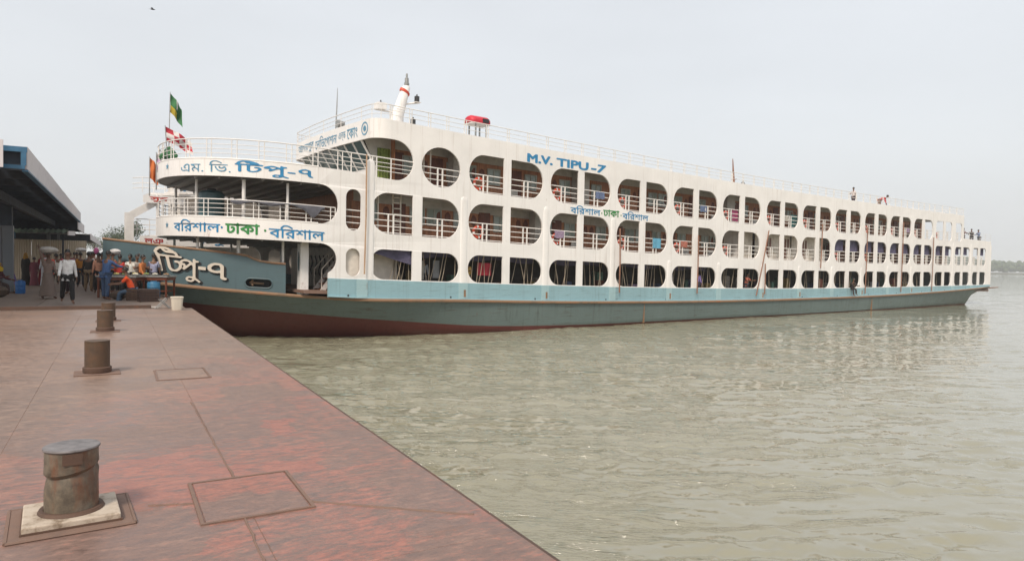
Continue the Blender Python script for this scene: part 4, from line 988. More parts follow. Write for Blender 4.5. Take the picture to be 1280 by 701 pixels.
fy = plain('flag_yellow', (0.5, 0.38, 0.04, 1), 0.8); fg = plain('flag_green', (0.04, 0.16, 0.06, 1), 0.8); fr = plain('flag_red', (0.5, 0.03, 0.05, 1), 0.8); fw_ = plain('flag_white', (0.7, 0.66, 0.64, 1), 0.8); fo = plain('flag_orange', (0.6, 0.16, 0.04, 1), 0.8); fl_ = plain('flag_lilac', (0.5, 0.34, 0.5, 1), 0.8)
flag('flag', 'green and yellow flag drooping from the tallest pole at the bow', fpos(-10.7, 5.2, Z(-10.7, 5.9)), 3.45, 0.85, 0.8, [fg, fy, fw_], M['steel'], 0.06, 1.0, lambda a, b: 1 if (b > 0.55 and a < 0.6) or b > 0.88 else (2 if 0.45 < a < 0.6 and b < 0.5 else 0))
flag('flag', 'red and white chequered flag leaning at the bow', fpos(-10.86, 4.4, Z(-10.8, 6.0)), 1.75, 1.3, 0.6, [fr, fw_], M['steel'], -0.12, 0.55, lambda a, b: (int(a * 4) + int(b * 3)) % 2)
flag('flag', 'orange flag hanging lowest at the bow', fpos(-11.2, 6.6, Z(-11, 4.9)), 1.75, 0.5, 0.9, [fo], M['steel'], 0.0, 0.9)
flag('flag', 'white and lilac flag hanging beside the orange one', fpos(-11.1, 5.6, Z(-11, 5.1)), 1.65, 0.45, 0.8, [fw_, fl_], M['steel'], 0.0, 0.9, lambda a, b: int(b * 5) % 2)
tag(MB().rings([[((.34 * s_) * math.cos(t), .22 * s_ * math.sin(t), z + 0.05 * math.sin(3 * t)) for t in np.linspace(0, 2 * math.pi, 12, endpoint=False)] for s_, z in ((1.0, 0), (1.2, .12), (.8, .3), (.3, .46), (.05, .5))], True, True).build('folded_flag', fg, None, True, fpos(-10.75, 4.9, Z(-10.75, 6.42))), 'bundled green cloth on the upper rail at the bow', 'cloth')

# benches, bags and drying clothes behind the railings, so no two openings look alike
rv = random.Random(33); bench_m = plain('bench_white', (0.55, 0.53, 0.50, 1), 0.5)
wash = [plain('washing_%d' % i, c, 0.9, 0.3, 10) for i, c in enumerate(((0.45, 0.42, 0.38, 1), (0.12, 0.16, 0.28, 1), (0.40, 0.14, 0.10, 1), (0.42, 0.32, 0.12, 1), (0.13, 0.25, 0.20, 1), (0.30, 0.22, 0.32, 1)))]
for fl in (F2, F3):
    for k in range(1, 12):
        a, b, c, d = BAYS[k]
        if fl == F2 and k in (6, 7): continue
        for (p, q) in ((a, b), (c, d)):
            w_ = rv.random()
            if w_ < 0.55:
                u = rv.uniform(p + 0.1, q - 1.0); l = rv.uniform(0.6, 1.0)
                MB().box(u, u + l, 1.15, 1.55, Z(u, fl + 0.36), Z(u, fl + 0.42)).build('bench_seat', bench_m, ferry); MB().box(u, u + l, 1.50, 1.56, Z(u, fl + 0.42), Z(u, fl + 0.80)).build('bench_back', bench_m, ferry)
                for du in (0.05, l - 0.1): MB().box(u + du, u + du + 0.05, 1.2, 1.5, Z(u, fl), Z(u, fl + 0.36)).build('bench_leg', bench_m, ferry)
            if w_ > 0.80 and k not in (3,):
                u = rv.uniform(p + 0.1, q - 0.7); zt_ = (R2 if fl == F2 else R1)[0] + 0.88
                cloth('hanging_cloth', rv.choice(wash), u, u + rv.uniform(0.35, 0.7), 0.10, lambda x_: Z(x_, zt_), lambda x_: Z(x_, zt_ - rv.uniform(0.35, 0.42)), 12, 0.02, 10)
for k in range(0, 12):      # cargo and bundles in the lower deck
    a, b, c, d = BAYS[k]
    for (p, q) in ((a, b), (c, d)):
        if k == 0 and p < -2: continue
        for i in range(rv.randint(1, 3)):
            u = rv.uniform(p + 0.1, q - 0.4); w_ = rv.uniform(0.3, 0.6); h_ = rv.uniform(0.6, 1.5); y = rv.uniform(1.2, 2.6)
            me = MB().box(u, u + w_, y, y + 0.5, Z(u, 1.08), Z(u, 1.08) + h_).mesh('cargo', rv.choice(wash + [M['wood_dark'], M['steel']])); bevel_mesh(me, 0.05, 2); inst('cargo', me, ferry)
# ------------------------------------------------------------------ pontoons, landing roof, market (local x outwards to the river, y along the quay away from the photographer)
PROT = math.atan2(0.503, 0.8643)
PB = Vector((-10.08, 21.23, 0.0))
PM = Matrix.Translation(PB) @ Matrix.Rotation(PROT, 4, 'Z')
def pp(r, a, z=DECK): return PM @ Vector((r, a, z))
def deck_mat():
    n = N('worn_red_deck_paint')
    w = n.coords((1, 1, 1))
    big = n.noise(0.45, w, 5, 0.6, 0.4); mid = n.noise(1.3, n.coords((1.0, 2.2, 1)), 6, 0.62, 0.2); fin = n.noise(6.5, n.coords((1.4, 3.2, 1)), 7, 0.68); grit = n.noise(45, w, 3, 0.6); scr = n.noise(2.4, n.coords((0.6, 7, 1)), 6, 0.7)
    # rolled-on patches of primer: blocky cells with ragged borders
    vo = n.t.nodes.new('ShaderNodeTexVoronoi'); vo.distance = 'CHEBYCHEV'; vo.inputs['Scale'].default_value = 1.15; vo.inputs['Randomness'].default_value = 0.9
    dn = n.t.nodes.new('ShaderNodeTexNoise'); dn.inputs['Scale'].default_value = 5.0; dn.inputs['Detail'].default_value = 7; dn.inputs['Roughness'].default_value = 0.7; n.t.links.new(n.co.outputs['Object'], dn.inputs['Vector'])
    vm = n.t.nodes.new('ShaderNodeVectorMath'); vm.operation = 'MULTIPLY_ADD'; n.t.links.new(dn.outputs['Color'], vm.inputs[0]); vm.inputs[1].default_value = (0.42, 0.42, 0); n.t.links.new(n.coords((0.8, 1.0, 1)), vm.inputs[2]); n.t.links.new(vm.outputs[0], vo.inputs['Vector'])
    cell = n.math('ADD', n.sep(vo.outputs['Color'])[0], n.math('ADD', n.math('MULTIPLY', n.math('SUBTRACT', mid, 0.5), 1.6), n.math('ADD', n.math('MULTIPLY', n.math('SUBTRACT', fin, 0.5), 1.9), n.math('MULTIPLY', n.math('SUBTRACT', n.noise(24, n.coords((1, 2.0, 1)), 5, 0.7), 0.5), 1.6))))
    red = n.ramp(fin, [(0.3, S('#835248')), (0.55, S('#a26759')), (0.75, S('#b07869'))])
    pink = n.ramp(fin, [(0.3, S('#7a6458')), (0.55, S('#917869')), (0.75, S('#a28978'))])
    grey = n.ramp(fin, [(0.28, S('#5d514c')), (0.55, S('#78675e')), (0.75, S('#917c70'))])
    y = n.sep()[1]; x = n.sep()[0]
    far = n.ramp(n.math('ADD', n.math('MULTIPLY', n.math('ADD', n.math('SUBTRACT', y, n.math('MULTIPLY', x, 1.6)), 16.0), 0.13), n.math('MULTIPLY', n.math('SUBTRACT', big, 0.5), 1.2)), [(0.15, 0.0), (0.75, 1.0)])
    near_c = n.mixc(n.ramp(cell, [(0.34, 0.15), (0.86, 0.75)]), grey, red)
    far_c = n.mixc(n.ramp(cell, [(0.36, 0.0), (0.8, 0.85)]), n.mixc(0.5, grey, pink), pink)
    c = n.mixc(far, near_c, far_c)
    c = n.mixc(n.ramp(scr, [(0.56, 0.0), (0.70, 0.4)]), c, S('#6c5e56'))
    c = n.mixc(n.ramp(n.noise(1.7, w, 9, 0.72), [(0.60, 0.0), (0.74, 0.65)]), c, S('#7d5743'))
    c = n.mixc(n.ramp(n.noise(13, n.coords((1, 2.5, 1)), 5, 0.7), [(0.58, 0.0), (0.72, 0.5)]), c, S('#564a44'))
    c = n.mixc(n.ramp(grit, [(0.5, 0.0), (0.8, 0.4)]), c, S('#524742'))
    n.set(c, n.ramp(n.math('ADD', n.math('MULTIPLY', fin, 0.5), n.math('MULTIPLY', big, 0.5)), [(0.38, 0.28), (0.62, 0.6)])); n.bump(n.math('ADD', n.math('ADD', n.math('MULTIPLY', grit, 0.3), fin), n.math('MULTIPLY', n.noise(0.8, w, 2), 6.0)), 0.4, 0.006); return n.m
M['pdeck'] = deck_mat()
M['weld'] = rusty('weld_bead_rust', '#776054', '#7f5c4c', '#67564e', 0.8, 7)
M['pside'] = worn('pontoon_side', (0.10, 0.075, 0.065, 1), '#3a2a22', 0.7)
def bollard_mat():
    n = N('bollard_steel'); st = n.noise(9, n.coords((1, 1, 0.22)), 6, 0.65); f = n.noise(16, None, 8, 0.7); g = n.noise(5, None, 4)
    c = n.ramp(f, [(0.3, S('#463f36')), (0.5, S('#5f564a')), (0.7, S('#776a59'))])
    c = n.mixc(n.ramp(st, [(0.5, 0.0), (0.64, 0.8)]), c, S('#6a4530')); c = n.mixc(n.ramp(g, [(0.52, 0.0), (0.66, 0.5)]), c, S('#8a8376'))
    c = n.mixc(n.ramp(n.noise(7, n.coords((1, 1, .5)), 6, .7), [(0.56, 0.0), (0.68, 0.7)]), c, S('#39332c'))
    n.set(c, 0.5); n.bump(f, 0.5, 0.008); return n.m
M['bollard'] = bollard_mat()
M['bollard2'] = rusty('bollard_brown_rust', '#54402f', '#6a4630', '#3c332a', 0.6, 9.0)
M['rustd'] = rusty('dark_rust', '#5a4438', '#6f4530', '#40362f', 0.75, 5)
def cement():
    n = N('base_plate_whitewash'); f = n.noise(9, None, 7, 0.7)
    n.set(n.ramp(f, [(0.35, S('#7b6a58')), (0.5, S('#b3a595')), (0.75, S('#c3b8aa'))]), 0.8); n.bump(f, 0.4, 0.01); return n.m
M['cement'] = cement()
pont = empty('pontoon', PB, PROT); tag(pont, 'rusty red-painted steel pontoon in the foreground', None, None, 'structure')
PW, PL = 9.6, 34.0
MB().box(-PW, 0.07, -PL, -0.03, -0.9, DECK - 0.004).build('pontoon_hull', [M['weld']], pont)
# deck plates, slightly uneven, butt-welded
ra = random.Random(5)
xs = [0.1, -1.22, -2.75, -4.3, -5.9, -7.6, -PW]; y = 0.0; ys = [0.0]
while ys[-1] > -PL: ys.append(ys[-1] - 2.85)
ys[-1] = -PL
plate_cache = {}
for i in range(len(xs) - 1):
    for j in range(len(ys) - 1):
        off = 0.0
        x1, x0, y1, y0 = xs[i], xs[i + 1], ys[j], ys[j + 1]; cx, cy = (x0 + x1) / 2, (y0 + y1) / 2
        hx, hy = (x1 - x0) / 2 - 0.0015, (y1 - y0) / 2 - 0.0015; key = (round(hx, 3), round(hy, 3))
        if key not in plate_cache:
            mb = MB(); rg = [[(-hx, -hy, -0.02), (hx, -hy, -0.02), (hx, hy, -0.02), (-hx, hy, -0.02)], [(-hx, -hy, -0.003), (hx, -hy, -0.003), (hx, hy, -0.003), (-hx, hy, -0.003)], [(-hx + .003, -hy + .003, 0), (hx - .003, -hy + .003, 0), (hx - .003, hy - .003, 0), (-hx + .003, hy - .003, 0)]]
            mb.rings(rg, True, True)
            # material space is the pontoon's own, not the plate's
            plate_cache[key] = mb
        m_ = plate_cache[key]; mb = MB(); z_ = DECK - ra.uniform(0, 0.002); tx, ty = ra.uniform(-.0008, .0008), ra.uniform(-.0008, .0008)
        mb.add([(v[0] + cx, v[1] + cy, v[2] + z_ + v[0] * tx + v[1] * ty) for v in m_.v], m_.f)
        mb.build('deck_plate', M['pdeck'], pont)
# rounded fendering along the river edge and the end edge
MB().tube([(0.1, -PL, DECK - 0.05), (0.1, -0.0, DECK - 0.05)], 0.05, 8).build('edge_bar', M['rustd'], pont, True)
MB().box(0.04, 0.13, -PL, 0, -0.9, DECK - 0.1).build('pontoon_side', M['pside'], pont)
for y_ in np.arange(-31, 0, 4.2): MB().box(0.13, 0.24, y_ - .06, y_ + .06, 0.0, DECK - 0.12).build('side_fender', M['rustd'], pont)
# manhole covers with rusty rims
def hatch(x0, x1, y0, y1, proud=0.006):
    e = empty('deck_hatch', (0, 0, DECK), 0, pont); w, h = (x1 - x0) / 2, (y1 - y0) / 2; cx, cy = (x0 + x1) / 2, (y0 + y1) / 2
    mb = MB(); mb.box(cx - w + .03, cx + w - .03, cy - h + .03, cy + h - .03, -0.01, proud); me = mb.mesh('hatch_cover', M['pdeck']); bevel_mesh(me, 0.004, 1); inst('hatch_cover', me, e)
    mb = MB(); t = .022
    for a, b, c, d in ((-w, w, -h, -h + t), (-w, w, h - t, h), (-w, -w + t, -h + t, h - t), (w - t, w, -h + t, h - t)): mb.box(cx + a, cx + b, cy + c, cy + d, -0.01, proud + 0.003)
    mb.build('hatch_rim', M['weld'], e)
hatch(-1.52, -0.84, -19.02, -18.16); hatch(-1.5, -0.85, -13.6, -12.7)
for (x0, y0, x1, y1) in ((-1.21, -18.16, -1.24, -15.2), (-1.30, -20.6, -1.27, -19.02), (-0.84, -18.9, 0.0, -19.6), (-1.52, -18.6, -1.78, -18.5)):
    mb = MB(); pts = [(x0 + (x1 - x0) * t + ra.uniform(-.006, .006), y0 + (y1 - y0) * t, DECK - 0.002) for t in np.linspace(0, 1, 18)]
    mb.tube(pts, [ra.uniform(.006, .011) for _ in pts], 6); mb.build('weld_bead', M['weld'], pont)

# bollards along the quay edge
def bollard(r, a, label, first, rz):
    e = empty('mooring_bollard', pp(r, a), PROT + rz); tag(e, label, 'bollard', 'mooring bollards in a row along the pontoon')
    rr_ = random.Random(int(-a * 10))
    prof = [(.142, .05), (.142, .15), (.140, .22), (.1435, .27), (.136, .295), (.1435, .32), (.141, .36), (.141, .43)] if first else [(.15, .08), (.15, .43)]
    mb = MB(); n = 40; rings = []
    for rad, z in prof:
        rings.append([((rad - (0.011 if first and .26 < z < .32 and 2.3 < t < 6.3 else 0)) * math.cos(t), (rad - (0.011 if first and .26 < z < .32 and 2.3 < t < 6.3 else 0)) * math.sin(t), z + (0.028 * math.cos(t - 0.4) if first and .2 < z < .4 else 0)) for t in np.linspace(0, 2 * math.pi, n, endpoint=False)])
    mb.rings(rings, True, True); mb.build('drum', M['bollard'] if first else M['bollard2'], e, True)
    me = MB().lathe([(.12, .428), (.148, .432), (.151, .438), (.148, .446), (.0, .449)], 40, cap=False).mesh('cap', plain('bollard_cap_grey', (0.175, 0.16, 0.16, 1), 0.5, 0.4, 14) if first else M['bollard2'], True); inst('cap', me, e)
    if first:
        me = MB().box(-.245, .245, -.225, .225, 0.0, .04).mesh('base_plate', M['cement']); bevel_mesh(me, .008, 2); inst('base_plate', me, e, (0, 0, .018))
        MB().box(-.253, .253, -.233, .233, 0.014, .026).build('base_rim', M['rustd'], e)
        me = MB().box(-.31, .31, -.285, .285, 0.0, .014).mesh('doubler_plate', M['weld']); bevel_mesh(me, .006, 1); inst('doubler_plate', me, e)
        mb = MB()
        for (p, q) in (((-.315, -.29), (.315, -.29)), ((.315, -.29), (.315, .29)), ((.315, .29), (-.315, .29)), ((-.315, .29), (-.315, -.29))): mb.tube([(p[0], p[1], .006), (q[0], q[1], .006)], .012, 6)
        mb.build('weld_seam', M['weld'], e)
        MB().tube([(.155 * math.cos(t), .155 * math.sin(t), .06) for t in np.linspace(0, 2 * math.pi, 30, endpoint=False)], .02, 6, closed=True).build('weld_ring', M['rustd'], e, True)
        MB().box(-.05, .05, -.1465, -.139, .36, .425).build('name_plate', M['rustd'], e)
    else:
        MB().lathe([(.165, .012), (.172, .03), (.172, .085), (.155, .095)], 32).build('collar', M['rustd'], e, True)
        me = MB().box(-.27, .27, -.22, .22, 0, .014).mesh('base_plate', M['weld']); bevel_mesh(me, .005, 1); inst('base_plate', me, e)
    return e
bollard(-2.19, -18.53, 'squat dented steel bollard nearest the camera on a whitewashed plate', True, R(4))
bollard(-2.17, -12.62, 'brown steel bollard, second from the camera along the pontoon', False, R(2))
bollard(-2.14, -6.75, 'brown steel bollard, third from the camera along the pontoon', False, 0)
bollard(-2.10, -4.1, 'smallest brown bollard, farthest along the pontoon', False, 0)

# ------------------------------------------------------------------ second pontoon with the landing roof
M['pdirt'] = worn('trodden_deck', (0.20, 0.15, 0.12, 1), '#4a3c34', 0.7, False, 0.7)
pont2 = empty('landing_pontoon', PB, PROT); tag(pont2, 'trodden brown landing pontoon beyond the red one', None, None, 'structure')
MB().box(-16, -0.05, 0.25, 60, -0.9, DECK - 0.012).build('pontoon_hull', M['pside'], pont2)
for j in range(10):
    for i in range(4): MB().box(-4 * i - 4 + .015 - .05, -4 * i - .015 - .05, .25 + 4.0 * j + .012, .25 + 4.0 * (j + 1) - .012, DECK - .02, DECK + ra.uniform(-.003, .003)).build('deck_plate', M['pdirt'], pont2)
MB().box(-16, -0.05, 40.3, 60, DECK - .02, DECK).build('deck_plate', M['pdirt'], pont2)
MB().box(-16, -1.0, 0.28, 0.45, DECK, DECK + 0.09).build('end_kerb', M['rustd'], pont2)
MB().box(-9.6, -0.1, -0.04, 0.26, DECK - 0.10, DECK - 0.03).build('gap_plate', M['pside'], pont2)
# shore ground behind everything at far left
g = MB(); g.add([(-300, 60, -0.6), (-40, 75, -0.6), (-20, 120, -0.6), (-60, 400, -0.6), (-500, 600, -0.6), (-500, 60, -0.6), (-300, 62, 1.4), (-42, 79, 1.4), (-24, 122, 1.4), (-64, 396, 1.4), (-500, 590, 1.4), (-500, 62, 1.4)], [(6, 7, 8, 9, 10, 11), (0, 1, 7, 6), (1, 2, 8, 7), (2, 3, 9, 8), (3, 4, 10, 9)])
tag(g.build('river_bank', plain('bank_earth', (0.12, 0.10, 0.07, 1), 0.9)), 'low near river bank behind the landing stage', None, None, 'structure')

M['fascia'] = worn('fascia_weathered_white', (0.62, 0.585, 0.60, 1), '#5b4a46', 0.7, False, 0.7, 1.6)
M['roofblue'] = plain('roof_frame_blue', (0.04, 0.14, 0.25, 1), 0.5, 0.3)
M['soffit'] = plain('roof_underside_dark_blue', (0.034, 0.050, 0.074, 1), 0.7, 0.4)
M['postgrey'] = worn('post_grey_paint', (0.145, 0.165, 0.19, 1), '#4a3c36', 0.5)
M['sheet'] = worn('roof_sheet_grey', (0.22, 0.21, 0.20, 1), '#5a3d30', 0.6, False)
roof = empty('landing_roof', PB, PROT); tag(roof, 'long low steel canopy over the landing with a weathered white fascia', 'canopy')
RX, RA0, RA1, ZB, ZT = -4.0, -1.0, 32.0, 5.45, 6.06
for k in range(11):     # fascia boards
    a0, a1 = RA0 + 3 * k, RA0 + 3 * (k + 1)
    MB().box(RX - 0.06, RX, a0 + .006, a1 - .006, ZB + ra.uniform(-.012, .012), ZT + ra.uniform(-.01, .01)).build('fascia_board', M['fascia'], roof)
MB().box(RX - 0.12, RX + 0.02, RA0, RA1, ZB - .06, ZB - .015).build('fascia_edge', M['roofblue'], roof)
for k in range(8): MB().box(RX - 1.0 * (k + 1) + .01, RX - 1.0 * k - 0.02 - .06, RA0, RA1, ZT - .09 + .02 * (k % 2), ZT - .05 + .02 * (k % 2)).build('roof_sheet', M['sheet'], roof)
for k in range(14):     # cross beams under the sheets
    a = RA0 + 0.2 + 2.5 * k
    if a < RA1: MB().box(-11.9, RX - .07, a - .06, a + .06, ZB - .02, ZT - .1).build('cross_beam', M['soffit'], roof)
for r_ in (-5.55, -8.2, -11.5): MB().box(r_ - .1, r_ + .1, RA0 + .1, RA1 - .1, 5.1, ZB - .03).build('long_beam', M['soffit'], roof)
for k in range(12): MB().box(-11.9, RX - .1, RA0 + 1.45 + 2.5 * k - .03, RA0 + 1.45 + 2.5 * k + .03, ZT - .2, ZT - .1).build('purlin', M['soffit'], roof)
MB().box(-11.9, RX - .48, RA0 - .42, RA0 - .36, ZB - .02, ZT + .08).build('end_panel', M['fascia'], roof)
# blue end frame
for a, b, c, d in ((-11.9, RX, ZT - .16, ZT - .02), (-11.9, RX - .05, ZB, ZB + .1)): MB().box(a, b, RA0 - .07, RA0 - .01, c, d).build('end_frame', M['roofblue'], roof)
for x_ in (RX - .14, RX - .75, RX - 2.3, RX - 4.5): MB().box(x_, x_ + .12, RA0 - .065, RA0 - .012, ZB + .1, ZT - .16).build('end_frame', M['roofblue'], roof)
for r_, a in ((-5.86, 10.7), (-11.5, 31.0), (-11.5, 0.8), (-11.5, 20.8)):
    pe = empty('roof_post', (r_, a, DECK), 0, roof)
    MB().box(-.34, -.04, -.18, .18, 0, 4.32 - DECK).build('post_half', M['postgrey'], pe); MB().box(.0, .34, -.17, .17, 0, 4.31 - DECK).build('post_half', M['postgrey'], pe)
    MB().box(-.30, .30, -.16, .16, 4.32 - DECK, 5.1 - DECK).build('shaded_post_top', M['soffit'], pe); MB().box(-.42, .42, -.26, .26, 0, .05).build('post_foot', M['rustd'], pe)  # top of the post takes the dark soffit colour as painted-in roof shade
# farther, lower roof sections stepping down
for idx, (x_, a0, a1, zb3, zt3, lab) in enumerate(((-4.15, 32.3, 43, 4.95, 5.6, 'lower far section of the landing canopy'), (-3.7, 43.3, 92, 4.45, 4.95, 'farthest low section of the landing canopy'))):
    e = empty('far_canopy', PB, PROT); tag(e, lab, 'canopy')
    for k in range(3):
        w_ = (a1 - a0) / 3; MB().box(x_ - .06, x_, a0 + w_ * k + .01, a0 + w_ * (k + 1) - .01, zb3, zt3).build('fascia_board', M['fascia'], e)
    MB().box(-16, x_ - .07, a0, a1, zt3 - .1, zt3 - .04).build('roof_sheet', M['sheet'], e)
    for k in range(3): MB().box(-16, x_ - .07, a0 + .4 + k * 3.2, a0 + .55 + k * 3.2, zb3, zt3 - .1).build('cross_beam', M['soffit'], e)
    for a in (a0 + .5, a1 - .5): MB().box(-6.0, -5.8, a, a + .2, DECK, zb3).build('roof_post', M['postgrey'], e)
# small kiosk awning with a green corrugated front
aw = empty('kiosk_awning', PB, PROT); tag(aw, 'low green corrugated kiosk awning under the canopy', 'awning')
rg = [[(x_, 26.0 + 0 * x_, 4.42 + .03 * math.sin(x_ * 22) + 0.10 * (x_ + 8) / 4), (x_, 28.6, 4.72 + .03 * math.sin(x_ * 22) + 0.10 * (x_ + 8) / 4)] for x_ in np.linspace(-8.4, -4.5, 120)]
MB().rings(rg, False).build('awning_sheet', plain('sheet_pale_green', (0.20, 0.27, 0.20, 1), 0.6, 0.3), aw)
MB().box(-8.4, -4.5, 28.6, 34, 4.66, 4.70).build('awning_back', M['soffit'], aw)
MB().add([(-4.46, 26, 4.36), (-4.46, 34, 4.55), (-4.46, 34, 4.85), (-4.46, 26, 4.62), (-4.40, 26, 4.36), (-4.40, 34, 4.55), (-4.40, 34, 4.85), (-4.40, 26, 4.62)], [(0, 1, 2, 3), (7, 6, 5, 4), (0, 4, 5, 1), (1, 5, 6, 2), (2, 6, 7, 3), (3, 7, 4, 0)]).build('awning_side', M['fascia'], aw)
for x_ in (-8.2, -4.7): MB().box(x_ - .05, x_ + .05, 26.2, 26.3, DECK, 4.4).build('awning_post', M['soffit'], aw)
# corrugated beige wall behind the crowd
wl_ = empty('sheet_wall', PB, PROT); tag(wl_, 'beige corrugated sheet wall behind the waiting crowd', 'wall')
for k in range(9):
    x0 = -12.6 + k * 1.0; rg = [[(x0 + t, 30.0 + .018 * math.sin(t * 2 * math.pi * 8), DECK), (x0 + t, 30.0 + .018 * math.sin(t * 2 * math.pi * 8), 4.12 + ra.uniform(0, .002))] for t in np.linspace(0.005, .995, 65)]
    MB().rings(rg, False).build('wall_sheet', M['beige'] if 'beige' in M else M.setdefault('beige', worn('sheet_beige', (0.52, 0.45, 0.35, 1), '#6b4a38', 0.4)), wl_)
for a, b, c, d in ((-10.6, -9.4, 3.68, 3.74), (-10.63, -10.57, DECK, 3.74), (-9.43, -9.37, DECK, 3.74)): MB().box(a, b, 29.93, 29.97, c, d).build('door_frame', M['wood_dark'], wl_)
MB().box(-8.6, -7.4, 29.6, 29.7, 4.16, 4.6).build('blue_sign', M['roofblue'], aw)

# ------------------------------------------------------------------ launch moored behind the ferry: only its bow fittings show
b2 = empty('moored_launch', fpos(-8.8, 12.6, 0.45), FROT); tag(b2, 'white bow stairs and rails of another launch moored behind the ferry', 'launch')
def b2x(mb, nm, m, sm=False): return mb.build(nm, m, b2, sm)
b2x(MB().rings([[(-1.0, 0.9, -0.9), (-1.0, .9, 1.6), (-1.0, 1.1, 1.6), (-1.0, 1.1, -0.9)], [(.6, -.4, -.9), (.6, -.6, 1.6), (.6, 2.6, 1.6), (.6, 2.4, -.9)], [26, 0, 0] and [(26, -.4, -.9), (26, -.6, 1.5), (26, 8, 1.5), (26, 8, -.9)]], True, True), 'hull', M['bow_blue'])
for z in (3.75, 6.0): b2x(MB().rings([[(-1.3, .5, z), (-1.3, 2.0, z), (-1.3, 2.0, z + .12), (-1.3, .5, z + .12)], [(.6, -.2, z), (.6, 4, z), (.6, 4, z + .12), (.6, -.2, z + .12)], [24, 0, 0] and [(24, -.2, z), (24, 8, z), (24, 8, z + .12), (24, -.2, z + .12)]], True, True), 'deck', M['white2'])
b2x(MB().box(.9, 24, .4, 7.6, 2.0, 8.2), 'deckhouse', M['cream'])
# stair: slanting white beam with a post at its foot
b2x(MB().add([(-2.35, .3, 4.55), (-2.35, .3, 5.0), (.75, .3, 7.05), (.75, .3, 6.6), (-2.35, .5, 4.55), (-2.35, .5, 5.0), (.75, .5, 7.05), (.75, .5, 6.6)], [(0, 1, 2, 3), (7, 6, 5, 4), (0, 4, 5, 1), (1, 5, 6, 2), (2, 6, 7, 3), (3, 7, 4, 0)]), 'stair_beam', M['white2'])
b2x(MB().box(-2.5, -2.1, .28, .52, 2.0, 5.0), 'stair_post', M['white2'])
for z, u0, u1, y in ((6.15, -1.6, .5, .9), (3.9, -1.9, .4, .6)):
    mb = MB()
    for h in (.25, .5, .8): mb.tube([(u0 - .35, y + .8, z + h), (u0, y, z + h), (u1, y - .4, z + h)], .025, 6)
    for t in (0, .25, .5, .75, 1): mb.tube([(u0 + (u1 - u0) * t, y - .4 * t, z), (u0 + (u1 - u0) * t, y - .4 * t, z + .8)], .022, 6)
    b2x(mb, 'railing', M['white2'])
for u, z0, z1 in ((-1.0, 2.0, 6.0), (-.3, 2.0, 6.0), (.4, 2.0, 8.2)): b2x(MB().tube([(u, .3, z0), (u, .3, z1)], .05, 8), 'pillar', M['white2'])
b2x(MB().box(-.3, 4.2, -.25, -.2, 6.15, 6.85), 'sign_board', M['white']); b2x(MB().box(-1.7, .3, .1, .15, 5.55, 5.95), 'sign_board', M['white']); b2x(MB().box(-1.9, 3.6, -.3, -.25, 3.3, 3.8), 'sign_board', M['white'])
lb = lambda u0, z0, y: (lambda s_, t, l: (u0 - 0.2 + s_, y - .012, z0 + t))
lettering('sign_lettering', 'াপান', M['lblue'], lb(0.2, 6.25, -.25), 2.6, .62, b2, .02); lettering('sign_lettering', 'সুর', plain('lettering_red', (0.5, 0.05, 0.03, 1), 0.5), lb(-1.2, 5.62, .1), .9, .26, b2, .03)
lettering('sign_lettering', 'বরগুনা', M['lblue'], lb(.6, 3.38, -.3), 2.6, .42, b2, .02); lettering('sign_lettering', 'লঞ', plain('lettering_red_dark', (0.42, 0.05, 0.05, 1), 0.5), lb(-1.5, 3.4, -.3), .9, .26, b2, .03)
# trees on the near bank beyond the landing
def tree(name, label, base, h, cw, seed, leaf, n_leaf=2600):
    e = empty(name, base); tag(e, label, 'tree', 'trees on the bank beyond the landing'); rg_ = random.Random(seed)
    tr = MB(); tr.tube([(0, 0, 0), (.1 * h * .1, 0, h * .25), (.02 * h, .02 * h, h * .5), (0, 0, h * .8)], [h * .035, h * .028, h * .02, h * .006], 8); cl = []
    for k in range(9):
        a = k * 2.4 + rg_.random(); z0 = h * rg_.uniform(.35, .7); tip = Vector((math.cos(a) * cw * rg_.uniform(.4, .8), math.sin(a) * cw * rg_.uniform(.4, .8), h * rg_.uniform(.6, .92)))
        tr.tube([(0, 0, z0), tip * .5 + Vector((0, 0, z0 * .5 + .2)), tip], [h * .014, h * .009, h * .003], 6); cl.append(tip)
        for q in range(3): cl.append(tip + Vector((rg_.gauss(0, cw * .2), rg_.gauss(0, cw * .2), rg_.gauss(0, h * .06))))
    tr.build('trunk', M['wood_dark'], e); lf = MB()
    for k in range(n_leaf):
        c = rg_.choice(cl); p = c + Vector((rg_.gauss(0, cw * .17), rg_.gauss(0, cw * .17), rg_.gauss(0, h * .055))); s_ = h * rg_.uniform(.012, .026)
        a = Vector((rg_.gauss(0, 1), rg_.gauss(0, 1), rg_.gauss(0, 1))).normalized(); b = a.cross(Vector((rg_.gauss(0, 1), rg_.gauss(0, 1), rg_.gauss(0, 1)))).normalized()
        lf.add([p - a * s_, p + b * s_ * .5, p + a * s_, p - b * s_ * .5], [(0, 1, 2, 3)])
    lf.build('crown', leaf, e, fix=False); return e
leafm = plain('leaf_green', (0.055, 0.085, 0.03, 1), 0.7, 0.4, 0.4)
tree('bank_tree', 'round-headed tree showing just above the bow, between roof and ferry', (-86, 152, 1.2), 9.6, 3.6, 1, leafm)
tree('bank_tree', 'broad tree partly hidden behind the canopy end', (-97, 150, 1.2), 6.6, 5, 2, leafm)
tree('bank_tree', 'low spreading tree left of the round-headed one', (-101, 165, 1.2), 6.4, 5, 3, leafm)
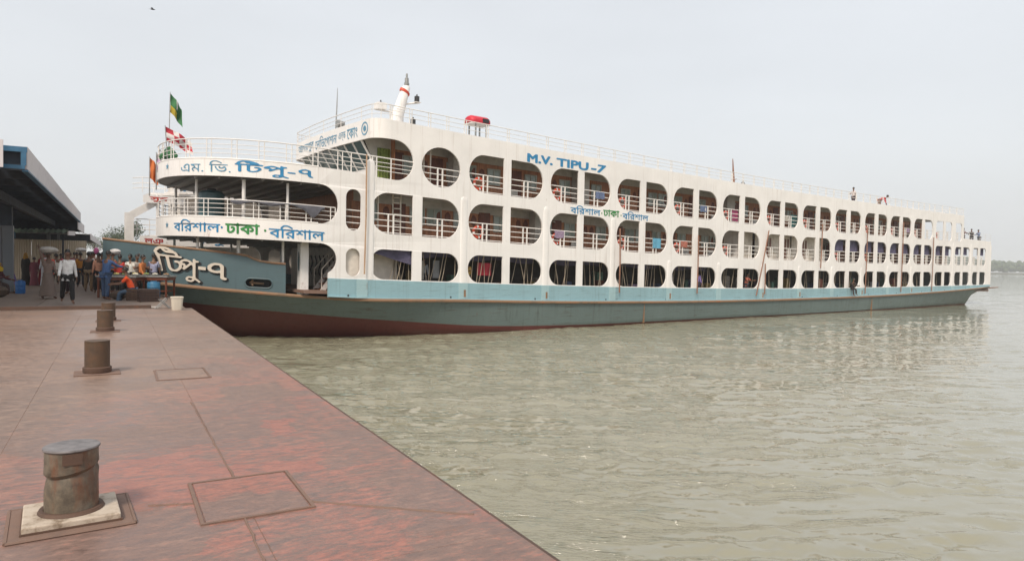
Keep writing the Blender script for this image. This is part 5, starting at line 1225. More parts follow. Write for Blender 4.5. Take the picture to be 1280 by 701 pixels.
# ------------------------------------------------------------------ people
SKINM = [plain('skin_brown', (0.17, 0.085, 0.05, 1), 0.55, 0.2, 8), plain('skin_dark_brown', (0.12, 0.06, 0.038, 1), 0.55, 0.2, 8)]
HAIR = plain('hair_black', (0.012, 0.011, 0.011, 1), 0.5)
EYE = plain('eye_white', (0.6, 0.57, 0.54, 1), 0.3); LIP = plain('lip_brown', (0.14, 0.045, 0.04, 1), 0.5)
_fab = {}
def fabric(c, check=None):
    key = (c, check)
    if key not in _fab:
        n = N('cloth_' + str(len(_fab))); base = tuple(min(.85, x * 1.3 + .006) for x in S(c)[:3]) + (1,); f = n.noise(14, None, 4)
        col = n.ramp(f, [(0.3, tuple(x * .72 for x in base[:3]) + (1,)), (0.7, base)])
        if check:
            ck = n.t.nodes.new('ShaderNodeTexChecker'); ck.inputs['Scale'].default_value = 22; n.t.links.new(n.co.outputs['Object'], ck.inputs['Vector'])
            col = n.mixc(n.math('MULTIPLY', ck.outputs['Fac'], .6), col, S(check))
        n.set(col, 0.85); n.bump(n.noise(9, n.coords((1, 1, .35)), 4), 0.6, 0.03); _fab[key] = n.m
    return _fab[key]
_q = []
def skin_job(name, verts, edges, rad, sub=1):
    me = bpy.data.meshes.new(name); me.from_pydata([tuple(v) for v in verts], edges, []); o = bpy.data.objects.new(name, me); COL.objects.link(o)
    o.modifiers.new('skin', 'SKIN'); sk = me.skin_vertices[0].data
    for i, r in enumerate(rad): sk[i].radius = r if isinstance(r, tuple) else (r, r); sk[i].use_root = (i == 0)
    if sub: m_ = o.modifiers.new('sub', 'SUBSURF'); m_.levels = sub; m_.render_levels = sub
    _q.append(o); return o
def V3(*a): return Vector(a)
def joints(P):
    J = {}; L = R(P.get('lean', 0)); t = V3(0, math.sin(L), math.cos(L)); fw = V3(0, math.cos(L), -math.sin(L))
    J['pel'] = V3(0, 0, 0); J['sp'] = t * .2; J['ch'] = t * .40; J['nk'] = t * .55; hl = R(P.get('lean', 0) * P.get('headf', .35))
    J['hd'] = J['nk'] + V3(0, math.sin(hl) * .15 + .015, math.cos(hl) * .15)
    for s, k in ((-1, 'L'), (1, 'R')):
        th = R(P['th' + k]); kb = R(P['kb' + k]); ab = R(P.get('abd', 3)); h = V3(s * .095, 0, -.03)
        d = lambda a, w=0: V3(s * math.sin(w), math.sin(a) * math.cos(w), -math.cos(a) * math.cos(w))
        J['hip' + k] = h; J['kn' + k] = h + d(th, ab) * .42; J['an' + k] = J['kn' + k] + d(th - kb, ab * .3) * .41; fa = R(P.get('ft' + k, 0))
        J['he' + k] = J['an' + k] + V3(0, -.04, -.035); J['to' + k] = J['an' + k] + V3(s * .02, .17 * math.cos(fa), -.045 + .17 * math.sin(fa))
        J['sh' + k] = J['nk'] - t * .095 + V3(s * .168, 0, 0); a = R(P['ar' + k]) + L * P.get('armhang', 0); ab2 = R(P.get('ab' + k, 8)); e = R(P['el' + k]); tw = R(P.get('tw' + k, 0))
        J['el' + k] = J['sh' + k] + V3(s * math.sin(ab2), math.sin(a) * math.cos(ab2), -math.cos(a) * math.cos(ab2)) * .29
        J['wr' + k] = J['el' + k] + V3(s * math.sin(ab2 * 1.0) - s * math.sin(tw), math.sin(a + e) * math.cos(tw), -math.cos(a + e) * math.cos(tw)) * .25
    low = min(J['heL'].z, J['heR'].z, J['toL'].z, J['toR'].z) - .03
    if 'seat' in P: low = -P['seat'] + .0
    for k in J: J[k] = J[k] - V3(0, 0, low)
    J['t'] = t; return J
def build_body(J, P):
    order = ['pel', 'sp', 'ch', 'nk', 'hd'] + [a + k for k in 'LR' for a in ('hip', 'kn', 'an', 'to', 'sh', 'el', 'wr')]
    ix = {k: i for i, k in enumerate(order)}; v = [J[k] for k in order]
    rad = {'pel': (.13, .10), 'sp': (.115, .085), 'ch': (.13, .09), 'nk': .052, 'hd': .05, 'hip': .085, 'kn': .055, 'an': .04, 'to': (.042, .028), 'sh': .06, 'el': .038, 'wr': .026}
    ed = [('pel', 'sp'), ('sp', 'ch'), ('ch', 'nk'), ('nk', 'hd')] + [(a + k, b + k) for k in 'LR' for a, b in (('hip', 'kn'), ('kn', 'an'), ('an', 'to'), ('sh', 'el'), ('el', 'wr'))] + [('pel', 'hipL'), ('pel', 'hipR'), ('ch', 'shL'), ('ch', 'shR')]
    return skin_job('body', v, [(ix[a], ix[b]) for a, b in ed], [rad[k] if k in rad else rad[k[:-1]] for k in order], 1)
def build_shirt(J, P):
    long_ = P.get('sleeve', 'long') == 'long'; hem = J['pel'] + (J['pel'] - J['ch']).normalized() * .10
    if 'seat' in P: hem = J['pel'] + V3(0, 0, -.02)
    names = ['pel', 'sp', 'ch', 'nk']; v = [J['pel'], J['sp'], J['ch'], J['nk'] - J['t'] * .035, hem]; rad = [(.165, .128), (.152, .118), (.165, .122), .078, (.172, .135)]; ed = [(0, 1), (1, 2), (2, 3), (0, 4)]
    for k in 'LR':
        b = len(v); v += [J['sh' + k], J['el' + k] if long_ else J['sh' + k].lerp(J['el' + k], .8)]; rad += [.066, .052 if long_ else .064]; ed += [(2, b), (b, b + 1)]
        if long_: v.append(J['el' + k].lerp(J['wr' + k], .9)); rad.append(.042); ed.append((b + 1, b + 2))
    return skin_job('shirt', v, ed, rad, 1)
def build_trousers(J, P):
    v = [J['pel']]; rad = [(.15, .12)]; ed = []; ext = P.get('cuff', .95)
    for k in 'LR': b = len(v); v += [J['hip' + k], J['kn' + k], J['kn' + k].lerp(J['an' + k], ext)]; rad += [.108, .078, .068]; ed += [(0, b), (b, b + 1), (b + 1, b + 2)]
    return skin_job('trousers', v, ed, rad, 1)
def head_extra(mb, J, fi=True):
    """skull, face, ears and hands with five fingers joined into the body mesh: 0 skin 1 hair 2 eye 3 lip"""
    c = J['hd'] + V3(0, .005, .035); n, m = 14, 10; rg = []
    for i in range(1, m):
        ph = math.pi * i / m; z = -math.cos(ph); w = math.sin(ph); jaw = .80 + .2 * min(1, (z + 1) / .9)
        rg.append([c + V3(.073 * w * jaw * math.sin(t), .092 * w * math.cos(t) * (1 if math.cos(t) < 0 else (.94 + .12 * (abs(t if t < 3.14 else t - 6.283) < .3 and -.35 < z < .15))), .115 * z) for t in np.linspace(0, 2 * math.pi, n, endpoint=False)])
    b = len(mb.v); mb.rings(rg, True, True, 0)
    f = c + V3(0, .088, 0)
    mb.tube([f + V3(0, .0, .02), f + V3(0, .022, -.022), f + V3(0, .004, -.032)], [.008, .014, .008], 6, 0)
    for s in (-1, 1):
        mb.box(f.x + s * .030 - .012, f.x + s * .030 + .012, f.y - .02, f.y - .006, f.z + .008, f.z + .020, 2); mb.box(f.x + s * .030 - .005, f.x + s * .030 + .005, f.y - .02, f.y - .004, f.z + .009, f.z + .019, 1)
        mb.box(f.x + s * .030 - .016, f.x + s * .030 + .016, f.y - .02, f.y - .004, f.z + .028, f.z + .034, 1)
        mb.tube([c + V3(s * .070, -.005, .02), c + V3(s * .084, -.015, .005), c + V3(s * .072, -.008, -.028)], [.006, .014, .008], 6, 0)
    mb.box(f.x - .02, f.x + .02, f.y - .02, f.y + .004, f.z - .056, f.z - .046, 3)
    for k, s in (('L', -1), ('R', 1)):
        w = J['wr' + k]; d = (w - J['el' + k]).normalized(); side = d.cross(V3(0, 1, 0)); side = V3(1, 0, 0) if side.length < .2 else side.normalized(); inn = d.cross(side).normalized()
        side = inn.cross(d).normalized() if abs(inn.y) > abs(side.y) else side; a = inn if abs(inn.x) < abs(side.x) else side; a = a * (1 if a.y > 0 else -1); pal = d.cross(a).normalized(); pal = pal * (1 if pal.x * s < 0 else -1)
        mb.rings([[w + d * l + a * (x * wd) + pal * (y * th_) for x, y in ((1, .6), (.5, 1), (-.5, 1), (-1, .6), (-1, -.6), (-.5, -1), (.5, -1), (1, -.6))] for l, wd, th_ in ((-.02, .022, .018), (.03, .034, .014), (.085, .040, .012))], True, True, 0)
        for q, ln in enumerate((.062, .072, .068, .052)):
            o = w + d * .08 + a * (.030 - .020 * q); mb.tube([o, o + d * ln * .5 + pal * .004, o + d * ln * .85 + pal * .022, o + d * ln * .9 + pal * .034], [.0092, .0088, .008, .0065], 6, 0)
        o = w + d * .02 + a * .03; mb.tube([o, o + d * .025 + a * .022 + pal * .01, o + d * .055 + a * .026 + pal * .02], [.012, .010, .008], 6, 0)
def hair_mesh(J, long_=False):
    c = J['hd'] + V3(0, -.008, .052); mb = MB(); rg = []
    for i in range(0, 7):
        ph = math.pi * (.02 + .58 * i / 6); rg.append([c + V3(.086 * math.sin(ph) * math.sin(t), (.104 if math.cos(t) < 0 else .100) * math.sin(ph) * math.cos(t), .116 * math.cos(ph) + (.03 if math.cos(t) > .25 and i == 6 else 0) + (.025 if math.cos(t) > .25 and i == 5 else 0) - (.03 if long_ and math.cos(t) < 0 and i > 4 else 0)) for t in np.linspace(0, 2 * math.pi, 16, endpoint=False)])
    mb.rings(rg, True, True); return mb
def wrap_mesh(J, P, top=.30, flare=.20, stride=0.0):
    """lungi or long skirt: folded cloth from waist to ankles"""
    pz = J['pel'].z + .06; zb = .10; mb = MB(); rg = []; c0 = J['pel']; mid = (J['anL'] + J['anR']) / 2
    dy = abs(J['anL'].y - J['anR'].y) / 2
    for i in range(9):
        q = i / 8; z = pz + (zb - pz) * q; cx, cy = c0.x + (mid.x - c0.x) * q, c0.y + (mid.y - c0.y) * q
        ysl = []
        for k in 'LR':
            a_, b_, c_ = J['hip' + k], J['kn' + k], J['an' + k]
            ysl.append(a_.y + (b_.y - a_.y) * min(1, max(0, (a_.z - z) / (a_.z - b_.z))) if z > b_.z else b_.y + (c_.y - b_.y) * min(1, max(0, (b_.z - z) / max(.05, b_.z - c_.z))))
        cy = (max(ysl) + min(ysl)) / 2; rx, ry = .155 + .075 * q, .125 + .05 * q + (max(ysl) - min(ysl)) / 2; sq = lambda v: math.copysign(abs(v) ** .7, v)
        rg.append([V3(cx + rx * sq(math.cos(t)) * (1 + .05 * q * math.sin(6 * t + 1)), cy + ry * sq(math.sin(t)) * (1 + .07 * q * math.sin(5 * t)), z + .02 * q * math.sin(3 * t)) for t in np.linspace(0, 2 * math.pi, 28, endpoint=False)])
    mb.rings(rg, True, True); return mb
def robe_mesh(J, P, hood=True):
    """sari or long loose dress: one draped surface from head or shoulders to the ground"""
    H = J['hd'].z; mb = MB(); rg = []
    prof = [(.04, .24, .22), (.35, .205, .19), (.62, .185, .165), (.82, .20, .16), (1.0, .175, .14), (1.18, .205, .15), (1.33, .225, .135), (1.42, .16, .11)]
    if hood: prof += [(1.47, .10, .10), (1.54, .105, .118), (1.62, .105, .122), (1.69, .085, .10), (1.73, .04, .05)]
    k_ = (H + .035) / 1.60
    for i, (z, rx, ry) in enumerate(prof):
        hd_ = z > 1.44
        rg.append([V3(rx * math.sin(t) * (1 + (.05 * math.sin(7 * t + i) if z < 1.0 else .015 * math.sin(4 * t + i))), (ry * math.cos(t) * (.72 if hd_ and math.cos(t) > .5 and z < 1.66 else 1) - (.0 if not hd_ else .012)) + .03 * math.sin(z * 3) * 0, z * k_) for t in np.linspace(0, 2 * math.pi, 24, endpoint=False)])
    mb.rings(rg, True, True); return mb
STAND = dict(thL=3, thR=-3, kbL=3, kbR=3, arL=4, arR=6, elL=14, elR=18)
POSE = {
 'stand': STAND, 'stand2': dict(STAND, thL=8, thR=-6, arL=-8, arR=35, elL=20, elR=70, twR=25),
 'walk': dict(thL=24, thR=-16, kbL=12, kbR=22, arL=-16, arR=14, elL=12, elR=22, ftR=0, abL=9, abR=9, lean=3),
 'reach': dict(STAND, arL=45, arR=55, elL=40, elR=30, lean=10, twL=10, twR=10),
 'carry': dict(STAND, arL=15, arR=168, elL=25, elR=30, abR=14, thL=14, thR=-12),
 'sit': dict(thL=78, thR=70, kbL=72, kbR=60, arL=38, arR=50, elL=50, elR=35, lean=22, seat=.40),
 'squat': dict(thL=80, thR=70, kbL=80, kbR=70, arL=30, arR=40, elL=45, elR=60, lean=15, seat=.5),
 'bend': dict(thL=6, thR=-10, kbL=8, kbR=8, arL=4, arR=14, elL=8, elR=10, lean=72, headf=.8),
 'lean': dict(STAND, lean=12, arL=45, arR=40, elL=55, elR=60),
}
_proto = {}
def request(pose, sleeve='long', cuff=.95):
    key = (pose, sleeve, cuff)
    if key in _proto: return
    P = dict(POSE[pose], sleeve=sleeve, cuff=cuff); J = joints(P)
    _proto[key] = [J, P, build_body(J, P), build_shirt(J, P), build_trousers(J, P), None]
PEOPLE = []      # (pos, yaw, height, pose, spec, label)
def person(r, a, yaw, pose, label, top, bottom, h=1.66, sleeve='long', wear='trousers', hood=None, skin=0, check=None, group=None, pos=None, hair=True, z=None, cuff=.95):
    request(pose, sleeve, cuff)
    PEOPLE.append(dict(pos=pos if pos is not None else pp(r, a, z or DECK + .004), yaw=yaw, h=h, key=(pose, sleeve, cuff), label=label, top=top, bottom=bottom, wear=wear, hood=hood, skin=skin, check=check, group=group, hair=hair))
G1 = 'people on the landing stage'
# along the landing, left to right in the picture
person(-5.95, 9.4, 60, 'squat', 'seated vendor with a bright yellow headscarf beside the grey roof post', '#4a1c28', '#3a2a28', 1.55, wear='robe', hood='#b99a18', group=G1)
person(-5.83, 18.4, 150, 'stand', 'woman in black dress with mustard scarf before the beige wall', '#15130f', '#15130f', 1.56, wear='robe', hood='#8a6416', group=G1)
person(-5.45, 18.0, 170, 'stand', 'girl in dull maroon beside the woman with mustard scarf', '#6b3440', '#8c6a68', 1.36, wear='robe', group=G1)
person(-5.15, 18.6, 190, 'stand', 'woman wrapped head to foot in a crimson sari', '#74101f', '#74101f', 1.56, wear='robe', hood='#74101f', group=G1)
person(-4.95, 17.6, 200, 'stand', 'figure in a long white tunic next to the crimson sari', '#b9b9c0', '#b9b9c0', 1.62, wear='robe', group=G1)
person(-4.05, 6.2, 25, 'carry', 'man in grey-brown checks carrying a pale sack on his head', '#7d6a60', '#6f6158', 1.62, wear='lungi', check='#5a4a48', group=G1, skin=1)
person(-3.30, 3.0, 4, 'walk', 'man in white shirt and loose black trousers striding towards the camera', '#d6d9d5', '#101012', 1.72, group=G1)
person(-3.42, 16.0, 175, 'stand2', 'man in mustard yellow shirt behind the striding man', '#a86d16', '#2a2b33', 1.64, group=G1)
person(-3.75, 20.5, 20, 'stand', 'man in faded pink shirt deep in the crowd near the wall end', '#9a6a70', '#33302f', 1.64, group=G1)
person(-2.95, 11.2, 165, 'stand', 'man in dark shirt and beige trousers seen from behind', '#2f2b28', '#7d6850', 1.64, group=G1)
person(-2.55, 10.1, 185, 'stand2', 'man in peach shirt and black trousers seen from behind', '#c58d74', '#141418', 1.62, group=G1)
person(-2.25, 4.9, 130, 'reach', 'man in blue shirt and jeans leaning to the food stall', '#3e5a86', '#3a4f6c', 1.68, group=G1)
person(-2.05, 8.7, 120, 'stand2', 'man in brown plaid shirt at the left end of the stall', '#7a4534', '#2a2422', 1.68, check='#b08a70', group=G1)
person(-1.62, 9.2, 60, 'lean', 'man in reddish shirt bending over the stall', '#6d3a30', '#2a2422', 1.60, group=G1)
person(-1.25, 8.2, 30, 'lean', 'vendor in pale shirt behind the trays', '#b9b4ac', '#33343a', 1.58, sleeve='short', group=G1)
person(-0.98, 8.9, -40, 'lean', 'man in olive brown shirt behind the trays', '#6a5a3c', '#2a2a2c', 1.66, group=G1)
person(-0.72, 9.0, -20, 'stand', 'man in white standing at the right of the stall, half hidden', '#bcbab6', '#44434a', 1.60, sleeve='short', group=G1)
person(-0.42, 8.3, -70, 'lean', 'boy in dark purple shirt at the right end of the stall', '#3c2c48', '#2c2c38', 1.50, sleeve='short', group=G1)
person(-1.42, 4.5, -100, 'sit', 'man in bright orange shirt and jeans sitting on a low crate', '#d6491a', '#3f5368', 1.66, sleeve='short', group=G1)
ra2 = random.Random(21)
cl = [('#8d3b52', '#2b2b30', 'magenta'), ('#d0c8c0', '#3a3a40', 'cream'), ('#4a5a6b', '#26262a', 'slate blue'), ('#b07a3a', '#332e2a', 'ochre'), ('#7d8f96', '#3a3430', 'pale grey'), ('#5c2f2a', '#2f2a2a', 'russet'), ('#c7a6a8', '#44404a', 'pale pink'), ('#36506b', '#2b2b30', 'navy')]
wh = ['nearest the kiosk awning', 'just left of the peach shirt', 'behind the plaid shirt', 'under the far canopy edge', 'between yellow and dark shirts', 'far back beside the bow', 'behind the blue shirt', 'in the gap left of the bow']
for i, (r_, a) in enumerate(((-4.0, 23.5), (-2.9, 15.2), (-2.2, 12.5), (-3.3, 24.5), (-3.1, 19.0), (-2.0, 16.0), (-2.45, 13.6), (-2.6, 21.0))):
    person(r_, a, ra2.choice((0, 170, 90, 200, 40)), ra2.choice(('stand', 'stand2', 'walk')), f'distant figure in {cl[i][2]} {wh[i]}', cl[i][0], cl[i][1], ra2.uniform(1.56, 1.7), group=G1)
more = [(-4.75, 21.0, '#c9c4bc', '#3a3430', 'in white shirt', 'farthest back by the beige wall'), (-4.45, 20.0, '#a13c2c', '#2c2a2c', 'in brick red shirt', 'right of the white shirt by the wall'), (-4.35, 15.5, '#d2cdc4', '#5a5048', 'in cream shirt', 'over the shoulder of the striding man'),
        (-3.7, 12.0, '#bfc4c8', '#2a2c34', 'in pale blue-white shirt', 'just right of the striding man'), (-3.55, 9.2, '#8c2f48', '#33262c', 'in wine red tunic', 'close behind the striding man'), (-3.05, 17.8, '#d8d4cc', '#38383c', 'in bright white shirt', 'past the mustard shirt'),
        (-2.75, 18.6, '#c46a2a', '#2e2a2a', 'in orange shirt', 'far along the landing'), (-2.35, 15.0, '#d0ccc6', '#44403c', 'in white', 'behind the peach shirt'), (-1.85, 11.6, '#a83a30', '#2a2a2e', 'in red shirt', 'under the bow of the ferry'), (-1.5, 11.0, '#cfcac4', '#3a3a3e', 'in white shirt', 'under the bow beside the red shirt'),
        (-1.1, 10.4, '#5a6f4a', '#2e2e2e', 'in green shirt', 'under the bow behind the vendor'), (-6.3, 16.5, '#7a6a9a', '#6a5a8a', 'in violet', 'left of the mustard scarf'), (-4.2, 19.6, '#b84a5a', '#8a3a4a', 'in rose', 'by the beige wall'), (-3.0, 13.2, '#39404a', '#26262a', 'in charcoal', 'behind the beige trousers'), (-2.1, 18.2, '#dad6ce', '#4a4a4a', 'in white cap and shirt', 'far back under the bow'),
        (-1.80, 8.0, '#b8342a', '#2c2a2e', 'in scarlet shirt', 'between the blue shirt and the vendor'), (-1.42, 8.75, '#d9d5cd', '#3c3a3a', 'in clean white shirt', 'left of the vendor in front of the bow'), (-1.02, 7.95, '#b06a3a', '#2c2a2e', 'in tan shirt', 'right of the vendor in front of the bow'), (-0.60, 8.1, '#8d8fa8', '#30303a', 'in grey-blue shirt', 'next to the boy in purple'),
        (-4.35, 11.0, '#c8503a', '#2a262a', 'in coral shirt', 'left of the striding man, farther back'), (-3.85, 14.5, '#e0dcd4', '#4a4038', 'in white tunic', 'right behind the striding man')]
for i, (r_, a, c1, c2, lk, wr) in enumerate(more):
    person(r_, a, (170, 20, 200, 150, -30, 60)[i % 6], ('stand', 'stand2', 'walk')[i % 3], f'person {lk} {wr}', c1, c2, 1.54 + 0.02 * (i % 7), sleeve='long' if i % 2 else 'short', group=G1)
# aboard the ferry
G2 = 'people aboard the ferry'
def fp(u, y, z): return fpos(u, y, z)
person(0, 0, 35, 'sit', 'dark figure sitting in a lower opening with legs over the side', '#2a2220', '#241f20', 1.66, pos=fp(39.3, -0.02, Z(39.3, 1.66) - .40), group=G2)
person(0, 0, 20, 'stand', 'man in purple shirt at a lower deck opening amidships', '#7a68a0', '#33343c', 1.66, pos=fp(19.9, .5, Z(19.9, 1.08)), group=G2)
person(0, 0, 60, 'lean', 'bare-armed figure in salmon shirt at a lower opening', '#a35a4a', '#33343c', 1.60, pos=fp(25.3, .5, Z(25.3, 1.05)), sleeve='short', group=G2)
person(0, 0, 75, 'bend', 'man in red shirt bending over on the ferry roof', '#b0202a', '#8c7a70', 1.66, pos=fp(45.9, 1.0, Z(45.9, 8.45)), group=G2)
person(0, 0, -40, 'stand2', 'figure in white vest standing on the ferry roof', '#c0b4b0', '#3c2c34', 1.62, pos=fp(41.6, 1.2, Z(41.6, 8.45)), sleeve='short', group=G2)
for i, (u, c, lb_) in enumerate(((63.6, '#5c3030', 'leftmost figure at the stern rail, in dull red'), (65.9, '#3a3434', 'middle figure at the stern rail, in dark clothes'), (68.0, '#5a6f92', 'rightmost figure at the stern rail, in blue'))):
    person(0, 0, 20 - 30 * i, 'lean', lb_, c, '#2a2a30', 1.64, pos=fp(u, .55, Z(u, 5.85) + .0), group=G2)
person(0, 0, 0, 'stand', 'figure in grey seen inside the first lower opening past the bow', '#8a8f96', '#3a3a40', 1.62, pos=fp(-0.2, 1.2, Z(0, 1.08)), group=G2)
person(0, 0, 30, 'stand2', 'figure in ochre at the second lower opening beside red cloth', '#a88a4a', '#3a3026', 1.6, pos=fp(1.95, .6, Z(2, 1.08)), group=G2)
person(0, 0, 10, 'stand', 'figure in white behind ropes in the fifth lower opening', '#b8b8b8', '#3a3a40', 1.62, pos=fp(17.7, 1.0, Z(18, 1.08)), group=G2)

dg = bpy.context.evaluated_depsgraph_get()
_ready = {}
for key, (J, P, b, s, t, _) in _proto.items():
    out = []
    for o in (b, s, t):
        me = bpy.data.meshes.new_from_object(o.evaluated_get(dg)); me.materials.clear(); out.append(me)
    bm_ = MB(); src = out[0]; bm_.add([tuple(v.co) for v in src.vertices], [tuple(p.vertices) for p in src.polygons]); head_extra(bm_, J)
    body = bm_.mesh('body', [SKINM[0], HAIR, EYE, LIP], True, fix=False)
    for me in out[1:]: me.materials.append(HAIR); me.polygons.foreach_set('use_smooth', [True] * len(me.polygons))
    _ready[key] = dict(J=J, P=P, body=body, shirt=out[1], trousers=out[2], hair=hair_mesh(J).mesh('hair', HAIR, True), wrap=wrap_mesh(J, P).mesh('wrap', HAIR, True), robe=robe_mesh(J, P, False).mesh('robe', HAIR, True), hood=robe_mesh(J, P, True).mesh('robe', HAIR, True))
for o in _q: bpy.data.objects.remove(o)
camxy = Vector((0, 0))
for Q in PEOPLE:
    K = _ready[Q['key']]; p = Q['pos']; d = (camxy - Vector((p.x, p.y))).normalized(); rz = math.atan2(d.y, d.x) - math.pi / 2 + R(Q['yaw'])
    e = empty('person', p, rz); sc = Q['h'] / 1.70; e.scale = (sc, sc, sc); tag(e, Q['label'], 'person', Q['group'])
    inst('body', K['body'], e, mat=SKINM[Q['skin']])
    if Q['wear'] == 'robe':
        sit_ = 'seat' in K['P']
        if sit_: inst('shirt', K['shirt'], e, mat=fabric(Q['top'])); inst('trousers', K['trousers'], e, mat=fabric(Q['bottom']))
        else: inst('robe', K['robe'], e, mat=fabric(Q['top'])); 
        if not sit_: inst('sleeves', K['shirt'], e, mat=fabric(Q['top']))
        if Q['hood']:
            J = K['J']; mb = MB(); c = J['hd'] + V3(0, -.01, .035); rg = []
            for i in range(9):
                ph = math.pi * (.03 + .80 * i / 8); w_ = 1 if i < 6 else 1 + .35 * (i - 5)
                rg.append([c + V3(.092 * math.sin(ph) * w_ * math.sin(t), .112 * math.sin(ph) * w_ * math.cos(t) * (.75 if math.cos(t) > .55 and i in (3, 4, 5) else 1) - .01, .13 * math.cos(ph) - .04 * max(0, i - 5)) for t in np.linspace(0, 2 * math.pi, 18, endpoint=False)])
            mb.rings(rg, True, True); mb.build('headscarf', fabric(Q['hood']), e, True)
        else: inst('hair', K['hair'], e)
    else:
        inst('shirt', K['shirt'], e, mat=fabric(Q['top'], Q['check']))
        inst('wrap' if Q['wear'] == 'lungi' else 'trousers', K['wrap'] if Q['wear'] == 'lungi' else K['trousers'], e, mat=fabric(Q['bottom'], Q['check'] if Q['wear'] == 'lungi' else None))
        inst('hair', K['hair'], e)

# ------------------------------------------------------------------ market stall and loose things on the landing
def sackm(name, c): return plain(name, c, 0.9, 0.35, 12)
def lump(mb, c, r, seed, n=10, m=7):
    rg_ = random.Random(seed); rg = []
    for i in range(m + 1):
        ph = math.pi * (i + .15) / (m + .3); rg.append([(c[0] + r[0] * math.sin(ph) * math.cos(t) * rg_.uniform(.88, 1.1), c[1] + r[1] * math.sin(ph) * math.sin(t) * rg_.uniform(.88, 1.1), c[2] + r[2] * -math.cos(ph)) for t in np.linspace(0, 2 * math.pi, n, endpoint=False)])
    mb.rings(rg, True, True)
mb = MB(); lump(mb, (0, 0, 0), (.34, .26, .13), 3); o = mb.build('sack', sackm('sack_pale', (0.46, 0.43, 0.40, 1)), None, True, pp(-4.05, 6.2, DECK + 1.74)); tag(o, 'pale bulging sack carried on a man\'s head', 'sack')
mb = MB(); lump(mb, (0, 0, 0), (.26, .22, .10), 5); o = mb.build('bundle', sackm('bundle_white', (0.6, 0.58, 0.56, 1)), None, True, pp(-3.35, 14.6, DECK + 1.83)); tag(o, 'white bundle held above the crowd left of the pink bag', 'bundle')
mb = MB(); lump(mb, (0, 0, 0), (.11, .09, .15), 6); o = mb.build('bag', plain('bag_pink', (0.62, 0.14, 0.34, 1), 0.6), None, True, pp(-2.68, 12.0, DECK + 1.78)); tag(o, 'bright pink bag held above the crowd', 'bag')
mb = MB(); lump(mb, (0, 0, 0), (.22, .2, .13), 8); o = mb.build('bundle', sackm('bundle_pale', (0.58, 0.56, 0.55, 1)), None, True, pp(-1.95, 8.75, DECK + 1.74)); tag(o, 'white bundle on the head of a man by the stall', 'bundle')
def stall(r, a, L_, label, seed):
    e = empty('stall_table', pp(r, a), PROT + R(-28)); tag(e, label, 'stall', 'food stalls on the landing'); w = .42
    MB().box(-L_ / 2, L_ / 2, -w, w, .78, .83).build('table_top', M['steel'], e); MB().box(-L_ / 2 + .04, L_ / 2 - .04, -w + .03, w - .03, .66, .78).build('apron', M['wood_dark'], e)
    for sx in (-1, 1):
        for sy in (-1, 1): MB().box(sx * (L_ / 2 - .08) - .03, sx * (L_ / 2 - .08) + .03, sy * (w - .08) - .03, sy * (w - .08) + .03, 0, .66).build('leg', M['wood_dark'], e)
    MB().box(-L_ / 2 + .1, L_ / 2 - .1, -w + .1, w - .1, .22, .25).build('shelf', M['wood_dark'], e)
    rg_ = random.Random(seed); foods = [plain('food_yellow' + str(seed), (0.60, 0.50, 0.16, 1), .6, .3, 20), plain('food_white' + str(seed), (0.66, 0.62, 0.52, 1), .6, .3, 20), plain('food_green' + str(seed), (0.24, 0.30, 0.08, 1), .6, .3, 20), plain('food_brown' + str(seed), (0.34, 0.20, 0.10, 1), .6, .3, 20)]
    k = int(L_ / .36)
    for i in range(k):
        x = -L_ / 2 + (i + .5) * L_ / k; f = foods[(0, 1, 0, 2, 1, 3)[(i + seed) % 6]]
        t = empty('food_tray', e.matrix_basis @ V3(x, -.05 + .08 * math.sin(i * 2.1), .83), e.rotation_euler.z); tag(t, f'{("yellow", "white", "green", "brown")[foods.index(f)]} heap of snacks in a round tray, {ORD[i]} from the left on the {"left" if seed == 1 else "right"} stall', 'food tray', 'trays on the stalls')
        MB().lathe([(.11, 0), (.15, .03), (.155, .05), (.14, .045), (.10, .015)], 14).build('tray', M['steel'], t, True)
        for q in range(7):
            mb = MB(); aa = q * 2.4; rr_ = .03 * math.sqrt(q) * 1.15; lump(mb, (rr_ * math.cos(aa), rr_ * math.sin(aa), .055 + .03 * (1 - q / 7)), (.042, .036, .03), q + seed, 7, 4); mb.build('snack', f, t, True)
    return e
stall(-1.75, 6.6, 1.5, 'low stall table with trays of pale food, left of the two', 1)
stall(-0.72, 6.9, 1.6, 'stall table with yellow and brown snacks beside the ferry bow', 2)
def crate(r, a, rz, w, l, h, label, col):
    e = empty('crate', pp(r, a), PROT + rz); tag(e, label, 'crate')
    m_ = planks_mat('crate_wood_' + str(int(w * 100 + l * 10)), col)
    for z in np.arange(.02, h - .05, .105):
        for sy in (-1, 1): MB().box(-w / 2, w / 2, sy * l / 2 - .01, sy * l / 2 + .01, z, z + .085).build('slat', m_, e)
        for sx in (-1, 1): MB().box(sx * w / 2 - .01, sx * w / 2 + .01, -l / 2 + .012, l / 2 - .012, z, z + .085).build('slat', m_, e)
    for sx in (-1, 1):
        for sy in (-1, 1): MB().box(sx * (w / 2 - .03) - .018, sx * (w / 2 - .03) + .018, sy * (l / 2 - .03) - .018, sy * (l / 2 - .03) + .018, 0, h).build('corner_post', m_, e)
    for q in range(5): MB().box(-w / 2 + .02 + q * (w - .04) / 5, -w / 2 + .02 + (q + 1) * (w - .04) / 5 - .008, -l / 2 + .015, l / 2 - .015, h - .02, h).build('slat', m_, e)
crate(-1.36, 4.45, R(-25), .42, .36, .39, 'low wooden crate serving as seat under the orange shirt', '#4a3426')
crate(-0.95, 3.7, R(10), .62, .46, .44, 'dark wooden crate right of the sitting man', '#3d2a22')
